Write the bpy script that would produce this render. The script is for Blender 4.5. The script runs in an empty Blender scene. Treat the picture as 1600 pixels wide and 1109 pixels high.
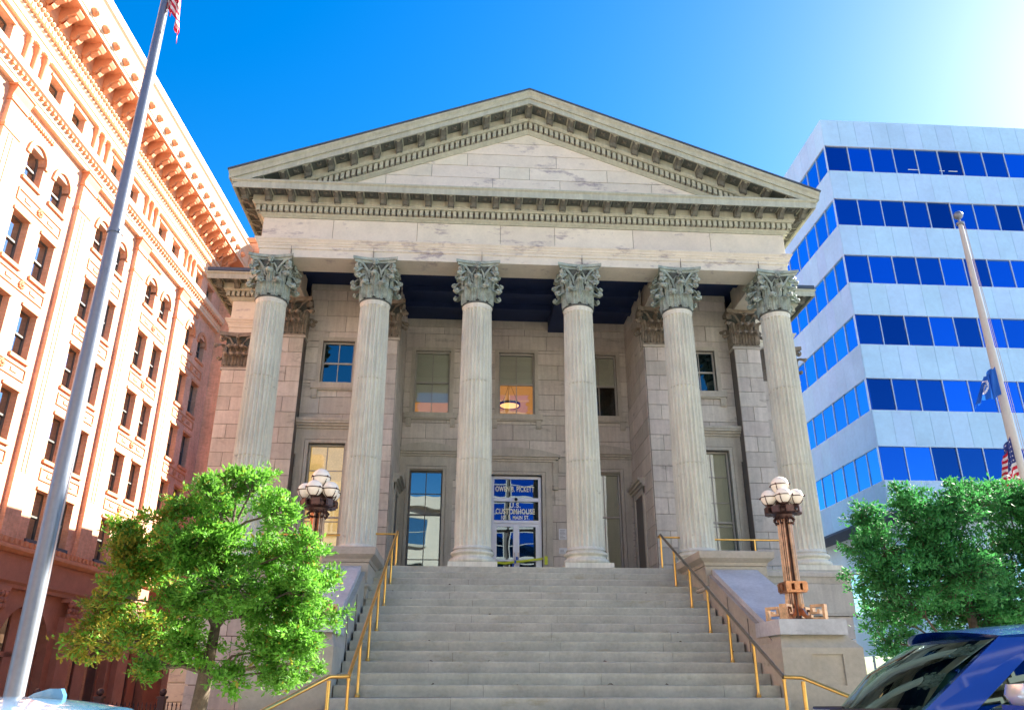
import bpy, math, random
from mathutils import Vector, Matrix, Euler
random.seed(7)
R = math.radians
GZ = 4.4                      # street level is z=0; drawings below are measured from the portico floor, 4.4 m up
SC = bpy.context.scene
COL = SC.collection

# ------------------------------------------------------------------ camera, sky, sun, exposure
cam = bpy.data.cameras.new('camera'); camo = bpy.data.objects.new('camera', cam); COL.objects.link(camo)
cam.sensor_fit = 'HORIZONTAL'; cam.sensor_width = 36.0
cam.lens = 1203.34 / 1600 * 36
cam.shift_y = (600.0 - 554.5) / 1600 * 1.0
cam.clip_start = 0.05; cam.clip_end = 3000
yaw, pit, rol = 0.06026, 0.37113, -0.00142
Fw = Vector((math.sin(yaw) * math.cos(pit), math.cos(yaw) * math.cos(pit), math.sin(pit)))
Rt = Vector((math.cos(yaw), -math.sin(yaw), 0)); Up = Rt.cross(Fw)
cr, sr = math.cos(rol), math.sin(rol)
R2 = Rt * cr - Up * sr; U2 = Rt * sr + Up * cr
m = Matrix((R2, U2, -Fw)).transposed().to_4x4()
m.translation = Vector((-1.7002, -20.4604, -2.7690 + GZ)); camo.matrix_world = m
SC.camera = camo

SUN_AZ, SUN_EL = 57.0, 34.0    # azimuth from +y towards +x
world = bpy.data.worlds.new('World'); SC.world = world; world.use_nodes = True
nt = world.node_tree; nt.nodes.clear()
sky = nt.nodes.new('ShaderNodeTexSky'); sky.sky_type = 'NISHITA'; sky.sun_disc = False
sky.sun_elevation = R(SUN_EL); sky.sun_rotation = R(SUN_AZ)
sky.altitude = 0; sky.air_density = 1.0; sky.dust_density = 0.3; sky.ozone_density = 2.0
hs = nt.nodes.new('ShaderNodeHueSaturation'); hs.inputs['Saturation'].default_value = 1.48; hs.inputs['Hue'].default_value = 0.504
bg = nt.nodes.new('ShaderNodeBackground'); bg.inputs['Strength'].default_value = 0.058
wo = nt.nodes.new('ShaderNodeOutputWorld')
nt.links.new(sky.outputs[0], hs.inputs['Color']); nt.links.new(hs.outputs[0], bg.inputs[0]); nt.links.new(bg.outputs[0], wo.inputs[0])

sl = bpy.data.lights.new('sun', 'SUN'); sl.energy = 5.0; sl.angle = R(0.55); sl.color = (1.0, 0.93, 0.82)
so = bpy.data.objects.new('sun', sl); COL.objects.link(so)
sd = Vector((math.sin(R(SUN_AZ)) * math.cos(R(SUN_EL)), math.cos(R(SUN_AZ)) * math.cos(R(SUN_EL)), math.sin(R(SUN_EL))))
so.rotation_euler = sd.to_track_quat('Z', 'Y').to_euler(); so.location = (40, 40, 60)
SC.view_settings.view_transform = 'Standard'; SC.view_settings.look = 'None'
SC.view_settings.exposure = 2.45; SC.view_settings.gamma = 1.0; SC.view_settings.use_curve_mapping = False
SC.cycles.max_bounces = 8; SC.cycles.diffuse_bounces = 5; SC.cycles.glossy_bounces = 4; SC.cycles.transparent_max_bounces = 12
SC.cycles.caustics_reflective = False; SC.cycles.caustics_refractive = False

# ------------------------------------------------------------------ materials
MATS = {}
def mat(name, col, rough=0.8, metal=0.0, var=0.12, scale=3.0, objvar=0.0, bump=0.0, bscale=40.0, streak=0.0, stain=0.0,
        staincol=(0.12, 0.10, 0.12), spec=0.4, emit=None, estr=1.0, coat=0.0, transl=0.0):
    m = bpy.data.materials.new(name); m.use_nodes = True; n = m.node_tree; N = n.nodes; L = n.links
    b = N['Principled BSDF']; b.inputs['Roughness'].default_value = rough; b.inputs['Metallic'].default_value = metal
    b.inputs['Specular IOR Level'].default_value = spec
    if coat: b.inputs['Coat Weight'].default_value = coat; b.inputs['Coat Roughness'].default_value = 0.03
    if emit: b.inputs['Emission Color'].default_value = (*emit, 1); b.inputs['Emission Strength'].default_value = estr
    rgb = N.new('ShaderNodeRGB'); rgb.outputs[0].default_value = (*col, 1); out = rgb.outputs[0]
    geo = N.new('ShaderNodeNewGeometry')
    def noise(sc, det=4, vec=None, rough_=0.6):
        t = N.new('ShaderNodeTexNoise'); t.inputs['Scale'].default_value = sc; t.inputs['Detail'].default_value = det; t.inputs['Roughness'].default_value = rough_
        L.new(vec or geo.outputs['Position'], t.inputs['Vector']); return t.outputs['Fac']
    def mulramp(src, lo, hi, a, bb, prev):
        mr = N.new('ShaderNodeMapRange'); mr.inputs[1].default_value = lo; mr.inputs[2].default_value = hi; mr.inputs[3].default_value = a; mr.inputs[4].default_value = bb
        L.new(src, mr.inputs[0]); mx = N.new('ShaderNodeVectorMath'); mx.operation = 'SCALE'; L.new(prev, mx.inputs[0]); L.new(mr.outputs[0], mx.inputs['Scale']); return mx.outputs[0]
    if var:
        out = mulramp(noise(scale), 0.3, 0.7, 1 - var, 1 + var, out)
        out = mulramp(noise(scale * 9, 3), 0.3, 0.7, 1 - var * 0.6, 1 + var * 0.6, out)
    if objvar:
        oi = N.new('ShaderNodeObjectInfo'); out = mulramp(oi.outputs['Random'], 0, 1, 1 - objvar, 1 + objvar, out)
        hv = N.new('ShaderNodeHueSaturation'); mr = N.new('ShaderNodeMapRange'); mr.inputs[3].default_value = 0.985; mr.inputs[4].default_value = 1.0 + 0.012
        wn = N.new('ShaderNodeTexWhiteNoise'); wn.noise_dimensions = '1D'; L.new(oi.outputs['Random'], wn.inputs['W']); 
        mr.inputs[3].default_value = 0.488; mr.inputs[4].default_value = 0.512
        L.new(wn.outputs['Value'], mr.inputs[0]); L.new(mr.outputs[0], hv.inputs['Hue']); L.new(out, hv.inputs['Color']); out = hv.outputs[0]
    if streak:
        mp = N.new('ShaderNodeMapping'); mp.inputs['Scale'].default_value = (1, 1, 0.08); L.new(geo.outputs['Position'], mp.inputs[0])
        out = mulramp(noise(9, 4, mp.outputs[0]), 0.35, 0.7, 1 + streak * 0.5, 1 - streak, out)
    if stain:
        mr = N.new('ShaderNodeMapRange'); mr.inputs[1].default_value = 0.66 - 0.08 * stain; mr.inputs[2].default_value = 0.75 - 0.05 * stain; mr.inputs[4].default_value = 0.75
        mp = N.new('ShaderNodeMapping'); mp.inputs['Scale'].default_value = (0.8, 1, 2.2); L.new(geo.outputs['Position'], mp.inputs[0])
        L.new(noise(1.3, 7, mp.outputs[0], 0.72), mr.inputs[0])
        mx = N.new('ShaderNodeMix'); mx.data_type = 'RGBA'; L.new(mr.outputs[0], mx.inputs[0]); L.new(out, mx.inputs[6]); mx.inputs[7].default_value = (*staincol, 1); out = mx.outputs[2]
    L.new(out, b.inputs['Base Color'])
    if bump:
        bp = N.new('ShaderNodeBump'); bp.inputs['Strength'].default_value = bump; bp.inputs['Distance'].default_value = 0.01
        L.new(noise(bscale, 5), bp.inputs['Height']); L.new(bp.outputs[0], b.inputs['Normal'])
    if transl:
        tr = N.new('ShaderNodeBsdfTranslucent'); L.new(out, tr.inputs[0]); ms = N.new('ShaderNodeMixShader'); ms.inputs[0].default_value = transl
        L.new(b.outputs[0], ms.inputs[1]); L.new(tr.outputs[0], ms.inputs[2]); L.new(ms.outputs[0], N['Material Output'].inputs[0])
    MATS[name] = m; return m

def glass(name, tint=(0.8, 0.9, 1.0), refl=0.35, see=(0.5, 0.55, 0.6), rough=0.01, vary=0.0):
    m = bpy.data.materials.new(name); m.use_nodes = True; n = m.node_tree; N = n.nodes; L = n.links; N.clear()
    g = N.new('ShaderNodeBsdfGlossy'); g.inputs['Color'].default_value = (*tint, 1); g.inputs['Roughness'].default_value = rough
    t = N.new('ShaderNodeBsdfTransparent'); t.inputs['Color'].default_value = (*see, 1)
    f = N.new('ShaderNodeFresnel'); f.inputs['IOR'].default_value = 1.5
    geo = N.new('ShaderNodeNewGeometry'); no = N.new('ShaderNodeTexNoise'); no.inputs['Scale'].default_value = 1.1; no.inputs['Detail'].default_value = 1
    L.new(geo.outputs['Position'], no.inputs['Vector']); bp = N.new('ShaderNodeBump'); bp.inputs['Strength'].default_value = 0.05; bp.inputs['Distance'].default_value = 0.05
    L.new(no.outputs['Fac'], bp.inputs['Height']); L.new(bp.outputs[0], g.inputs['Normal'])
    if vary:
        oi = N.new('ShaderNodeObjectInfo'); mr = N.new('ShaderNodeMapRange'); mr.inputs[3].default_value = 1 - vary; mr.inputs[4].default_value = 1 + vary; L.new(oi.outputs['Random'], mr.inputs[0])
        sc_ = N.new('ShaderNodeVectorMath'); sc_.operation = 'SCALE'; sc_.inputs[0].default_value = tint; L.new(mr.outputs[0], sc_.inputs['Scale']); L.new(sc_.outputs[0], g.inputs['Color'])
    a = N.new('ShaderNodeMath'); a.operation = 'ADD'; a.use_clamp = True; a.inputs[1].default_value = refl; L.new(f.outputs[0], a.inputs[0])
    x = N.new('ShaderNodeMixShader'); L.new(a.outputs[0], x.inputs[0]); L.new(t.outputs[0], x.inputs[1]); L.new(g.outputs[0], x.inputs[2])
    o = N.new('ShaderNodeOutputMaterial'); L.new(x.outputs[0], o.inputs[0]); MATS[name] = m; return m

def brickmat(name, c1, c2, mortar, scale=1.0, axis='yz'):
    m = mat(name, c1, 0.9, var=0.17, scale=0.6, bump=0.15, bscale=60, streak=0.10); n = m.node_tree; N = n.nodes; L = n.links
    tc = N.new('ShaderNodeTexCoord'); sp = N.new('ShaderNodeSeparateXYZ'); L.new(tc.outputs['Object'], sp.inputs[0])
    ad = N.new('ShaderNodeMath'); ad.operation = 'ADD'; L.new(sp.outputs[0], ad.inputs[0]); L.new(sp.outputs[1], ad.inputs[1])
    cb = N.new('ShaderNodeCombineXYZ'); L.new(ad.outputs[0], cb.inputs[0]); L.new(sp.outputs[2], cb.inputs[1])
    br = N.new('ShaderNodeTexBrick'); br.inputs['Color1'].default_value = (*c1, 1); br.inputs['Color2'].default_value = (*c2, 1); br.inputs['Mortar'].default_value = (*mortar, 1)
    br.inputs['Scale'].default_value = 1; br.inputs['Brick Width'].default_value = 0.22; br.inputs['Row Height'].default_value = 0.075; br.inputs['Mortar Size'].default_value = 0.008
    L.new(cb.outputs[0], br.inputs['Vector'])
    b = N['Principled BSDF']; src = b.inputs['Base Color'].links[0].from_socket
    rgb = [x for x in N if x.type == 'RGB'][0]
    for l in list(rgb.outputs[0].links): L.new(br.outputs['Color'], l.to_socket)
    return m

mat('limestone', (0.74, 0.69, 0.56), 0.85, var=0.07, scale=1.5, objvar=0.05, bump=0.15, stain=1.25, staincol=(0.22, 0.18, 0.22))
mat('ashlar', (0.60, 0.56, 0.49), 0.88, var=0.10, scale=1.2, objvar=0.12, bump=0.4, stain=0.95, staincol=(0.27, 0.25, 0.21), streak=0.12)
mat('trim_stone', (0.52, 0.49, 0.41), 0.85, var=0.10, scale=2.0, bump=0.2, stain=0.3, streak=0.12, staincol=(0.2, 0.19, 0.15))
mat('joint', (0.17, 0.15, 0.13), 0.95, var=0.1)
mat('column_stone', (0.70, 0.70, 0.58), 0.85, var=0.07, scale=1.5, streak=0.16, bump=0.4, stain=0.35, staincol=(0.33, 0.31, 0.25))
mat('cornice_iron', (0.46, 0.475, 0.365), 0.7, var=0.10, scale=2.0, streak=0.15, stain=0.25, staincol=(0.22, 0.2, 0.13))
mat('soffit_shade', (0.11, 0.125, 0.105), 0.8, var=0.2, scale=3)  # shade under the corona, put into the colour
mat('modillion_iron', (0.15, 0.155, 0.125), 0.75, var=0.25, scale=6, bump=0.5, bscale=30)  # bracket bodies darkened too, with the shade in their colour
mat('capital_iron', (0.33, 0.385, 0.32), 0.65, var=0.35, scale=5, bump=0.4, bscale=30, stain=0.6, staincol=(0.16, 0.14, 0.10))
mat('bell_shade', (0.10, 0.115, 0.10), 0.8, var=0.3, scale=5)  # dark bell paints the shade into the gaps between leaves
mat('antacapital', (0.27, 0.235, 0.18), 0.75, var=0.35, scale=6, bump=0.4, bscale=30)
mat('granite_step', (0.46, 0.455, 0.37), 0.9, var=0.15, scale=1.6, objvar=0.07, bump=0.6, bscale=70, stain=1.0, staincol=(0.34, 0.31, 0.20))
mat('cheek_stone', (0.46, 0.415, 0.33), 0.88, var=0.12, scale=1.4, objvar=0.05, bump=0.3, stain=0.6, staincol=(0.27, 0.25, 0.18))
mat('coping_stone', (0.52, 0.53, 0.52), 0.8, var=0.15, scale=1.6, bump=0.2, stain=0.5, staincol=(0.3, 0.3, 0.28))
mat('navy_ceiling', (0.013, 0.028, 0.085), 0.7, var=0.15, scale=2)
mat('roof_metal', (0.08, 0.10, 0.13), 0.5, var=0.1)
mat('sash', (0.46, 0.44, 0.38), 0.5, var=0.06)
mat('sash_dark', (0.13, 0.13, 0.12), 0.5, var=0.06)
mat('blind', (0.78, 0.77, 0.60), 0.9, var=0.03, scale=1)
mat('amber_blind', (0.85, 0.66, 0.32), 0.9, var=0.12, scale=2, emit=(0.95, 0.60, 0.20), estr=0.12)  # blind glows by itself, as if lit from inside
mat('room', (0.5, 0.30, 0.14), 0.9, var=0.1, emit=(1.0, 0.50, 0.15), estr=0.06)  # walls glow by themselves in place of lamplight
mat('room_dark', (0.06, 0.05, 0.05), 0.9, var=0.1)
mat('aluminium', (0.72, 0.76, 0.80), 0.35, 0.3, var=0.03)
mat('ring_lamp', (0.9, 0.6, 0.3), 0.5, var=0, emit=(1.0, 0.50, 0.16), estr=0.3)
mat('lamp_dark', (0.04, 0.03, 0.03), 0.5, var=0)
mat('lettering', (0.95, 0.90, 0.62), 0.5, var=0, emit=(0.9, 0.85, 0.6), estr=0.0)
mat('brass', (0.85, 0.50, 0.13), 0.28, 0.85, var=0.10, scale=6)
mat('dark_brass', (0.25, 0.22, 0.17), 0.35, 0.7, var=0.15, scale=6)
mat('bronze', (0.52, 0.24, 0.12), 0.30, 0.8, var=0.35, scale=8)  # orange cast imitates the reflection of sunlight
mat('bronze_dark', (0.10, 0.055, 0.045), 0.4, 0.6, var=0.25, scale=8)
mat('globe', (0.86, 0.78, 0.66), 0.25, var=0.02, emit=(1.0, 0.88, 0.7), estr=0.03)  # faint glow added; the post globes are not lit
brickmat('brick', (0.69, 0.36, 0.22), (0.78, 0.43, 0.28), (0.68, 0.44, 0.32))
mat('terracotta', (0.66, 0.30, 0.155), 0.75, var=0.10, scale=3, bump=0.2)
mat('sandstone_pink', (0.46, 0.21, 0.14), 0.85, var=0.10, scale=2, bump=0.3, stain=0.4, staincol=(0.4, 0.2, 0.14))
mat('cream_trim', (0.78, 0.56, 0.38), 0.7, var=0.06, scale=3)
mat('slate_sill', (0.07, 0.08, 0.11), 0.6, var=0.1)
mat('panel_metal', (0.56, 0.74, 0.86), 0.45, 0.15, var=0.07, scale=0.5, objvar=0.035)
mat('tower_joint', (0.30, 0.36, 0.45), 0.6, var=0)
mat('tower_soffit', (0.05, 0.08, 0.14), 0.6, var=0.1)
mat('steel_pole', (0.20, 0.225, 0.27), 0.42, 0.55, var=0.08, scale=2)
mat('white_pole', (0.52, 0.50, 0.46), 0.45, 0.0, var=0.06, scale=3)
mat('flag_red', (0.55, 0.02, 0.05), 0.8, var=0.04, transl=0.3)
mat('flag_white', (0.82, 0.80, 0.80), 0.8, var=0.03, transl=0.3)
mat('flag_blue', (0.03, 0.05, 0.22), 0.8, var=0.04, transl=0.3)
mat('state_blue', (0.02, 0.14, 0.55), 0.8, var=0.05, transl=0.3)
mat('rope', (0.45, 0.38, 0.38), 0.8, var=0)
mat('leaf', (0.155, 0.39, 0.045), 0.6, var=0.35, scale=2.6, transl=0.45)
mat('leaf_sunlit', (0.36, 0.33, 0.04), 0.6, var=0.3, scale=2.2, transl=0.4)  # leaves coloured as if caught by the sun
mat('leaf_deep', (0.06, 0.27, 0.065), 0.62, var=0.35, scale=2.2, transl=0.35)
mat('bark', (0.13, 0.10, 0.07), 0.95, var=0.3, scale=12, bump=0.8, bscale=30)
mat('car_blue', (0.005, 0.07, 0.42), 0.22, 0.35, var=0.03, coat=1.0)
mat('car_pale', (0.10, 0.28, 0.48), 0.22, 0.3, var=0.02, coat=1.0)
mat('rubber', (0.02, 0.02, 0.02), 0.8, var=0.1)
mat('black_trim', (0.02, 0.022, 0.025), 0.45, var=0)
mat('chrome', (0.85, 0.85, 0.88), 0.12, 1.0, var=0)
mat('mirror_cap', (0.85, 0.80, 0.78), 0.25, 0.4, var=0, coat=1)
mat('orange_lens', (0.9, 0.10, 0.01), 0.2, var=0, coat=1)
mat('red_lens', (0.5, 0.01, 0.01), 0.2, var=0, coat=1)
mat('iron_fence', (0.05, 0.03, 0.035), 0.5, var=0.15)
mat('asphalt', (0.055, 0.055, 0.057), 0.95, var=0.2, scale=1.5, bump=0.5, bscale=120)
mat('pavement', (0.40, 0.37, 0.33), 0.9, var=0.12, scale=0.8, bump=0.3, bscale=80)
mat('ground', (0.20, 0.19, 0.16), 0.95, var=0.15, scale=0.2)
mat('kerb', (0.38, 0.36, 0.33), 0.9, var=0.12, scale=1)
mat('road_paint', (0.75, 0.73, 0.68), 0.8, var=0.1)
mat('opposite_stone', (0.62, 0.56, 0.47), 0.85, var=0.08, scale=0.5)
mat('opposite_pale', (0.74, 0.72, 0.68), 0.8, var=0.05, scale=0.5)
mat('opposite_pier', (0.10, 0.09, 0.075), 0.8, var=0.05, scale=0.5)
mat('opposite_brick', (0.48, 0.24, 0.15), 0.85, var=0.12, scale=0.5)
mat('paper', (0.75, 0.78, 0.80), 0.7, var=0.02)
mat('tape_yellow', (0.65, 0.75, 0.05), 0.5, var=0)
mat('tape_blue', (0.02, 0.10, 0.5), 0.5, var=0)
mat('mat_black', (0.01, 0.012, 0.02), 0.7, var=0)
glass('window_glass', (0.85, 0.92, 1.0), 0.01, (0.93, 0.95, 0.95))
glass('door_glass', (0.62, 0.80, 0.95), 0.17, (0.25, 0.3, 0.4))
glass('shiny_glass', (0.60, 0.75, 0.80), 0.22, (0.25, 0.3, 0.35))
glass('brick_glass', (0.80, 0.92, 1.0), 0.45, (0.12, 0.14, 0.18))
glass('wing_glass', (0.6, 0.85, 0.9), 0.10, (0.4, 0.45, 0.5))
glass('tower_glass', (0.05, 0.20, 0.62), 0.80, (0.01, 0.03, 0.10), vary=0.5)
glass('tower_glass_side', (0.10, 0.42, 0.95), 0.92, (0.01, 0.06, 0.2), vary=0.18)  # brighter tint than the front paints in the sky's reflection
glass('low_glass', (0.85, 0.95, 1.0), 0.80, (0.2, 0.3, 0.4))
glass('car_glass', (0.55, 0.78, 0.80), 0.14, (0.07, 0.13, 0.13))

# ------------------------------------------------------------------ mesh builder
class MB:
    def __init__(s): s.v = []; s.f = []; s.mi = []
    def add(s, vs, fs, mi=0):
        o = len(s.v); s.v += [tuple(v) for v in vs]; s.f += [tuple(o + i for i in f) for f in fs]; s.mi += [mi] * len(fs); return s
    def box(s, x0, x1, y0, y1, z0, z1, mi=0):
        return s.add([(x0, y0, z0), (x1, y0, z0), (x1, y1, z0), (x0, y1, z0), (x0, y0, z1), (x1, y0, z1), (x1, y1, z1), (x0, y1, z1)],
                     [(3, 2, 1, 0), (4, 5, 6, 7), (0, 1, 5, 4), (1, 2, 6, 5), (2, 3, 7, 6), (3, 0, 4, 7)], mi)
    def prism(s, poly, f, a, b, mi=0):
        """poly in 2-D, f(p, q, t) -> 3-D; between t=a and t=b"""
        n = len(poly); vs = [f(p, q, a) for p, q in poly] + [f(p, q, b) for p, q in poly]
        return s.add(vs, [tuple(range(n))[::-1], tuple(range(n, 2 * n))] + [(i, (i + 1) % n, n + (i + 1) % n, n + i) for i in range(n)], mi)
    def lathe(s, prof, cx=0, cy=0, n=24, mi=0, caps=True):
        k = len(prof); vs = []
        for r, z in prof:
            for i in range(n):
                a = 2 * math.pi * i / n; vs.append((cx + r * math.cos(a), cy + r * math.sin(a), z))
        fs = [(j * n + i, j * n + (i + 1) % n, (j + 1) * n + (i + 1) % n, (j + 1) * n + i) for j in range(k - 1) for i in range(n)]
        if caps: fs += [tuple(range(n))[::-1], tuple(range((k - 1) * n, k * n))]
        return s.add(vs, fs, mi)
    def tube(s, pts, r, n=8, mi=0):
        pts = [Vector(p) for p in pts]; rs = r if isinstance(r, (list, tuple)) else [r] * len(pts); vs = []; fs = []
        for i, p in enumerate(pts):
            d = (pts[min(i + 1, len(pts) - 1)] - pts[max(i - 1, 0)]).normalized()
            a = d.cross(Vector((0, 0, 1)) if abs(d.z) < 0.9 else Vector((1, 0, 0))).normalized(); b = d.cross(a)
            for j in range(n):
                t = 2 * math.pi * j / n; vs.append(tuple(p + (a * math.cos(t) + b * math.sin(t)) * rs[i]))
        for i in range(len(pts) - 1):
            for j in range(n): fs.append((i * n + j, (i + 1) * n + j, (i + 1) * n + (j + 1) % n, i * n + (j + 1) % n))
        fs += [tuple(range(n)), tuple(range((len(pts) - 1) * n, len(pts) * n))[::-1]]
        return s.add(vs, fs, mi)
    def sphere(s, c, r, n=16, k=10, mi=0):
        prof = [(max(1e-4, r * math.sin(math.pi * i / k)), c[2] - r * math.cos(math.pi * i / k)) for i in range(k + 1)]
        return s.lathe(prof, c[0], c[1], n, mi)
    def mould(s, path, prof, closed=False, mi=0):
        """sweep a closed profile [(outward, z)] along a plan path; outward is to the right of travel"""
        P = [Vector(p) for p in path]; n = len(P); k = len(prof); vs = []
        for i in range(n):
            nrm = []
            if i > 0 or closed: d = (P[i] - P[i - 1]).normalized(); nrm.append(Vector((d.y, -d.x)))
            if i < n - 1 or closed: d = (P[(i + 1) % n] - P[i]).normalized(); nrm.append(Vector((d.y, -d.x)))
            mtr = nrm[0] if len(nrm) == 1 else (nrm[0] + nrm[1]) / (1 + nrm[0].dot(nrm[1]))
            for d, z in prof: q = P[i] + mtr * d; vs.append((q.x, q.y, z))
        fs = []
        for i in range(n if closed else n - 1):
            j = (i + 1) % n
            for a in range(k): b = (a + 1) % k; fs.append((i * k + a, j * k + a, j * k + b, i * k + b))
        if not closed: fs += [tuple(range(k)), tuple(range((n - 1) * k, n * k))[::-1]]
        return s.add(vs, fs, mi)
    def xf(s, mtx, start=0):
        s.v[start:] = [tuple(mtx @ Vector(v)) for v in s.v[start:]]; return s
    def mesh(s, name, mats, origin=(0, 0, 0), smooth=False):
        me = bpy.data.meshes.new(name); o = origin
        me.from_pydata([(x - o[0], y - o[1], z - o[2]) for x, y, z in s.v], [], s.f); me.update()
        for mm in (mats if isinstance(mats, (list, tuple)) else [mats]): me.materials.append(MATS[mm])
        if any(s.mi): me.polygons.foreach_set("material_index", [int(q) for q in s.mi])
        import bmesh
        bm = bmesh.new(); bm.from_mesh(me); bmesh.ops.recalc_face_normals(bm, faces=bm.faces); bm.to_mesh(me); bm.free()
        if smooth: me.shade_smooth(); me.set_sharp_from_angle(angle=R(smooth if smooth > 1 else 40))
        return me

LOC = {}
def absloc(o): return LOC[o.name]
def thing(name, loc, label=None, cat=None, group=None, rotz=0.0, kind=None):
    """an Empty at the base of a thing; loc in portico-floor coordinates"""
    o = bpy.data.objects.new(name, None); COL.objects.link(o); o.location = (loc[0], loc[1], loc[2] + GZ); o.rotation_euler[2] = rotz
    o.empty_display_size = 0.3; LOC[o.name] = Vector(loc); tag(o, label, cat, group, kind); return o
def tag(o, label=None, cat=None, group=None, kind=None):
    if label: o['label'] = label
    if cat: o['category'] = cat
    if group: o['group'] = group
    if kind: o['kind'] = kind
    return o
def part(mb, name, mats, parent=None, smooth=False, at=None, kind=None, label=None):
    """link a mesh; vertices are in floor coordinates; at = where its origin goes (same coordinates)"""
    base = absloc(parent) if parent is not None else Vector((0, 0, 0))
    at = Vector(at) if at is not None else base
    me = mb if isinstance(mb, bpy.types.Mesh) else mb.mesh(name, mats, at, smooth)
    o = bpy.data.objects.new(name, me); COL.objects.link(o)
    if parent is not None: o.parent = parent; o.location = at - base
    else: o.location = at + Vector((0, 0, GZ))
    LOC[o.name] = at
    if kind: o['kind'] = kind
    if label: o['label'] = label
    return o
def copy_tree(o, parent=None, loc=None, rot=None):
    c = o.copy(); COL.objects.link(c)
    if parent is not None: c.parent = parent
    if loc is not None: c.location = loc
    if rot is not None: c.rotation_euler = rot
    for ch in list(o.children): copy_tree(ch, c)
    return c

# stone blocks --------------------------------------------------------------
def clip(poly, a, b, c):
    """keep a*x + b*y <= c"""
    out = []
    for i in range(len(poly)):
        p, q = poly[i], poly[(i + 1) % len(poly)]; dp = a * p[0] + b * p[1] - c; dq = a * q[0] + b * q[1] - c
        if dp <= 0: out.append(p)
        if (dp < 0 < dq) or (dq < 0 < dp): t = dp / (dp - dq); out.append((p[0] + (q[0] - p[0]) * t, p[1] + (q[1] - p[1]) * t))
    return out
def stone(mb, poly, f, depth=0.03, c=0.006):
    """a block face: poly (u, z) counter-clockwise; f(u, z, d) -> 3-D, d outwards"""
    n = len(poly); cx = sum(p[0] for p in poly) / n; cz = sum(p[1] for p in poly) / n
    ins = [(u + (c if u < cx else -c), z + (c if z < cz else -c)) for u, z in poly]
    vs = [f(u, z, 0) for u, z in poly] + [f(u, z, depth - c) for u, z in poly] + [f(u, z, depth) for u, z in ins]
    fs = [(i, (i + 1) % n, n + (i + 1) % n, n + i) for i in range(n)] + [(n + i, n + (i + 1) % n, 2 * n + (i + 1) % n, 2 * n + i) for i in range(n)] + [tuple(range(2 * n, 3 * n))]
    mb.add(vs, fs)
def ashlar(parent, f, u0, u1, z0, z1, course, length, holes=(), clips=(), name='stone_block', m='ashlar', gap=0.013, depth=0.03, jit=0.12, alt=None, c=0.006, rand=None):
    rnd = rand or random
    nz = max(1, round((z1 - z0) / course)); h = (z1 - z0) / nz
    for k in range(nz):
        a, b = z0 + k * h, z0 + (k + 1) * h
        cuts = sorted({a, b} | {z for (_, _, hz0, hz1) in holes for z in (hz0, hz1) if a + 0.06 < z < b - 0.06})
        if alt: us = [u0] + list(alt[k % len(alt)]) + [u1]
        else:
            us = [u0]; x = u0 + length * (0.5 if k % 2 else 1.0) * rnd.uniform(1 - jit, 1 + jit)
            while x < u1 - length * 0.35: us.append(x); x += length * rnd.uniform(1 - jit, 1 + jit)
            us.append(u1)
        for s in range(len(cuts) - 1):
            ca, cb_ = cuts[s], cuts[s + 1]; mid = (ca + cb_) / 2
            for i in range(len(us) - 1):
                segs = [(us[i], us[i + 1])]
                for hu0, hu1, hz0, hz1 in holes:
                    if hz0 < mid < hz1:
                        ns = []
                        for p, q in segs:
                            if hu1 <= p or hu0 >= q: ns.append((p, q)); continue
                            if p < hu0 - 0.04: ns.append((p, hu0))
                            if q > hu1 + 0.04: ns.append((hu1, q))
                        segs = ns
                for p, q in segs:
                    g = gap / 2; poly = [(p + g, ca + g), (q - g, ca + g), (q - g, cb_ - g), (p + g, cb_ - g)]
                    for cl in clips: poly = clip(poly, *cl)
                    if len(poly) < 3: continue
                    ar = 0.5 * abs(sum(poly[j][0] * poly[(j + 1) % len(poly)][1] - poly[(j + 1) % len(poly)][0] * poly[j][1] for j in range(len(poly))))
                    if ar < 0.01: continue
                    mb = MB(); stone(mb, poly, f, depth * rnd.uniform(0.9, 1.1), c)
                    part(mb, name, m, parent)

# ------------------------------------------------------------------ setting: ground, road, pavements
def struct(mb, name, m, smooth=False): return part(mb, name, m, None, smooth, kind='structure')
G = -GZ
b = MB(); b.box(-600, 600, -600, 900, G - 1.0, G - 0.15); struct(b, 'ground', 'ground')
b = MB(); b.box(-300, 300, -26.0, -14.3, G - 0.149, G - 0.13 + 0.0); struct(b, 'road', 'asphalt')
b = MB(); b.box(-90, 90, -14.12, 60, G - 0.149, G); struct(b, 'pavement', 'pavement')
b = MB(); b.box(-90, 90, -31.5, -26.18, G - 0.149, G); struct(b, 'far_pavement', 'pavement')
b = MB(); b.box(-90, 90, -14.3, -14.122, G - 0.149, G + 0.003); struct(b, 'kerb', 'kerb')
b = MB(); b.box(-90, 90, -26.178, -26.0, G - 0.149, G + 0.003); struct(b, 'far_kerb', 'kerb')
b = MB()
for i in range(-12, 12): b.box(i * 6.0, i * 6.0 + 2.6, -20.2, -20.08, G - 0.1295, G - 0.126)
for x in range(-40, 40, 7): b.box(x, x + 0.1, -16.9, -14.5, G - 0.1295, G - 0.126)
struct(b, 'road_markings', 'road_paint')

# ------------------------------------------------------------------ the customhouse
CH = thing('customhouse', (0, 0, G), 'stone customhouse with six fluted columns, a pediment and a broad flight of granite steps', 'building')
fy = lambda y0: (lambda u, z, d: (u, y0 - d, z))          # faces the street
fxp = lambda x0: (lambda u, z, d: (x0 + d, u, z))          # faces right
fxm = lambda x0: (lambda u, z, d: (x0 - d, u, z))          # faces left
CAPZ0, ARCH = 7.62, 8.88
WINY, RECY, MAINY = 2.60, 5.00, 5.25

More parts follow.
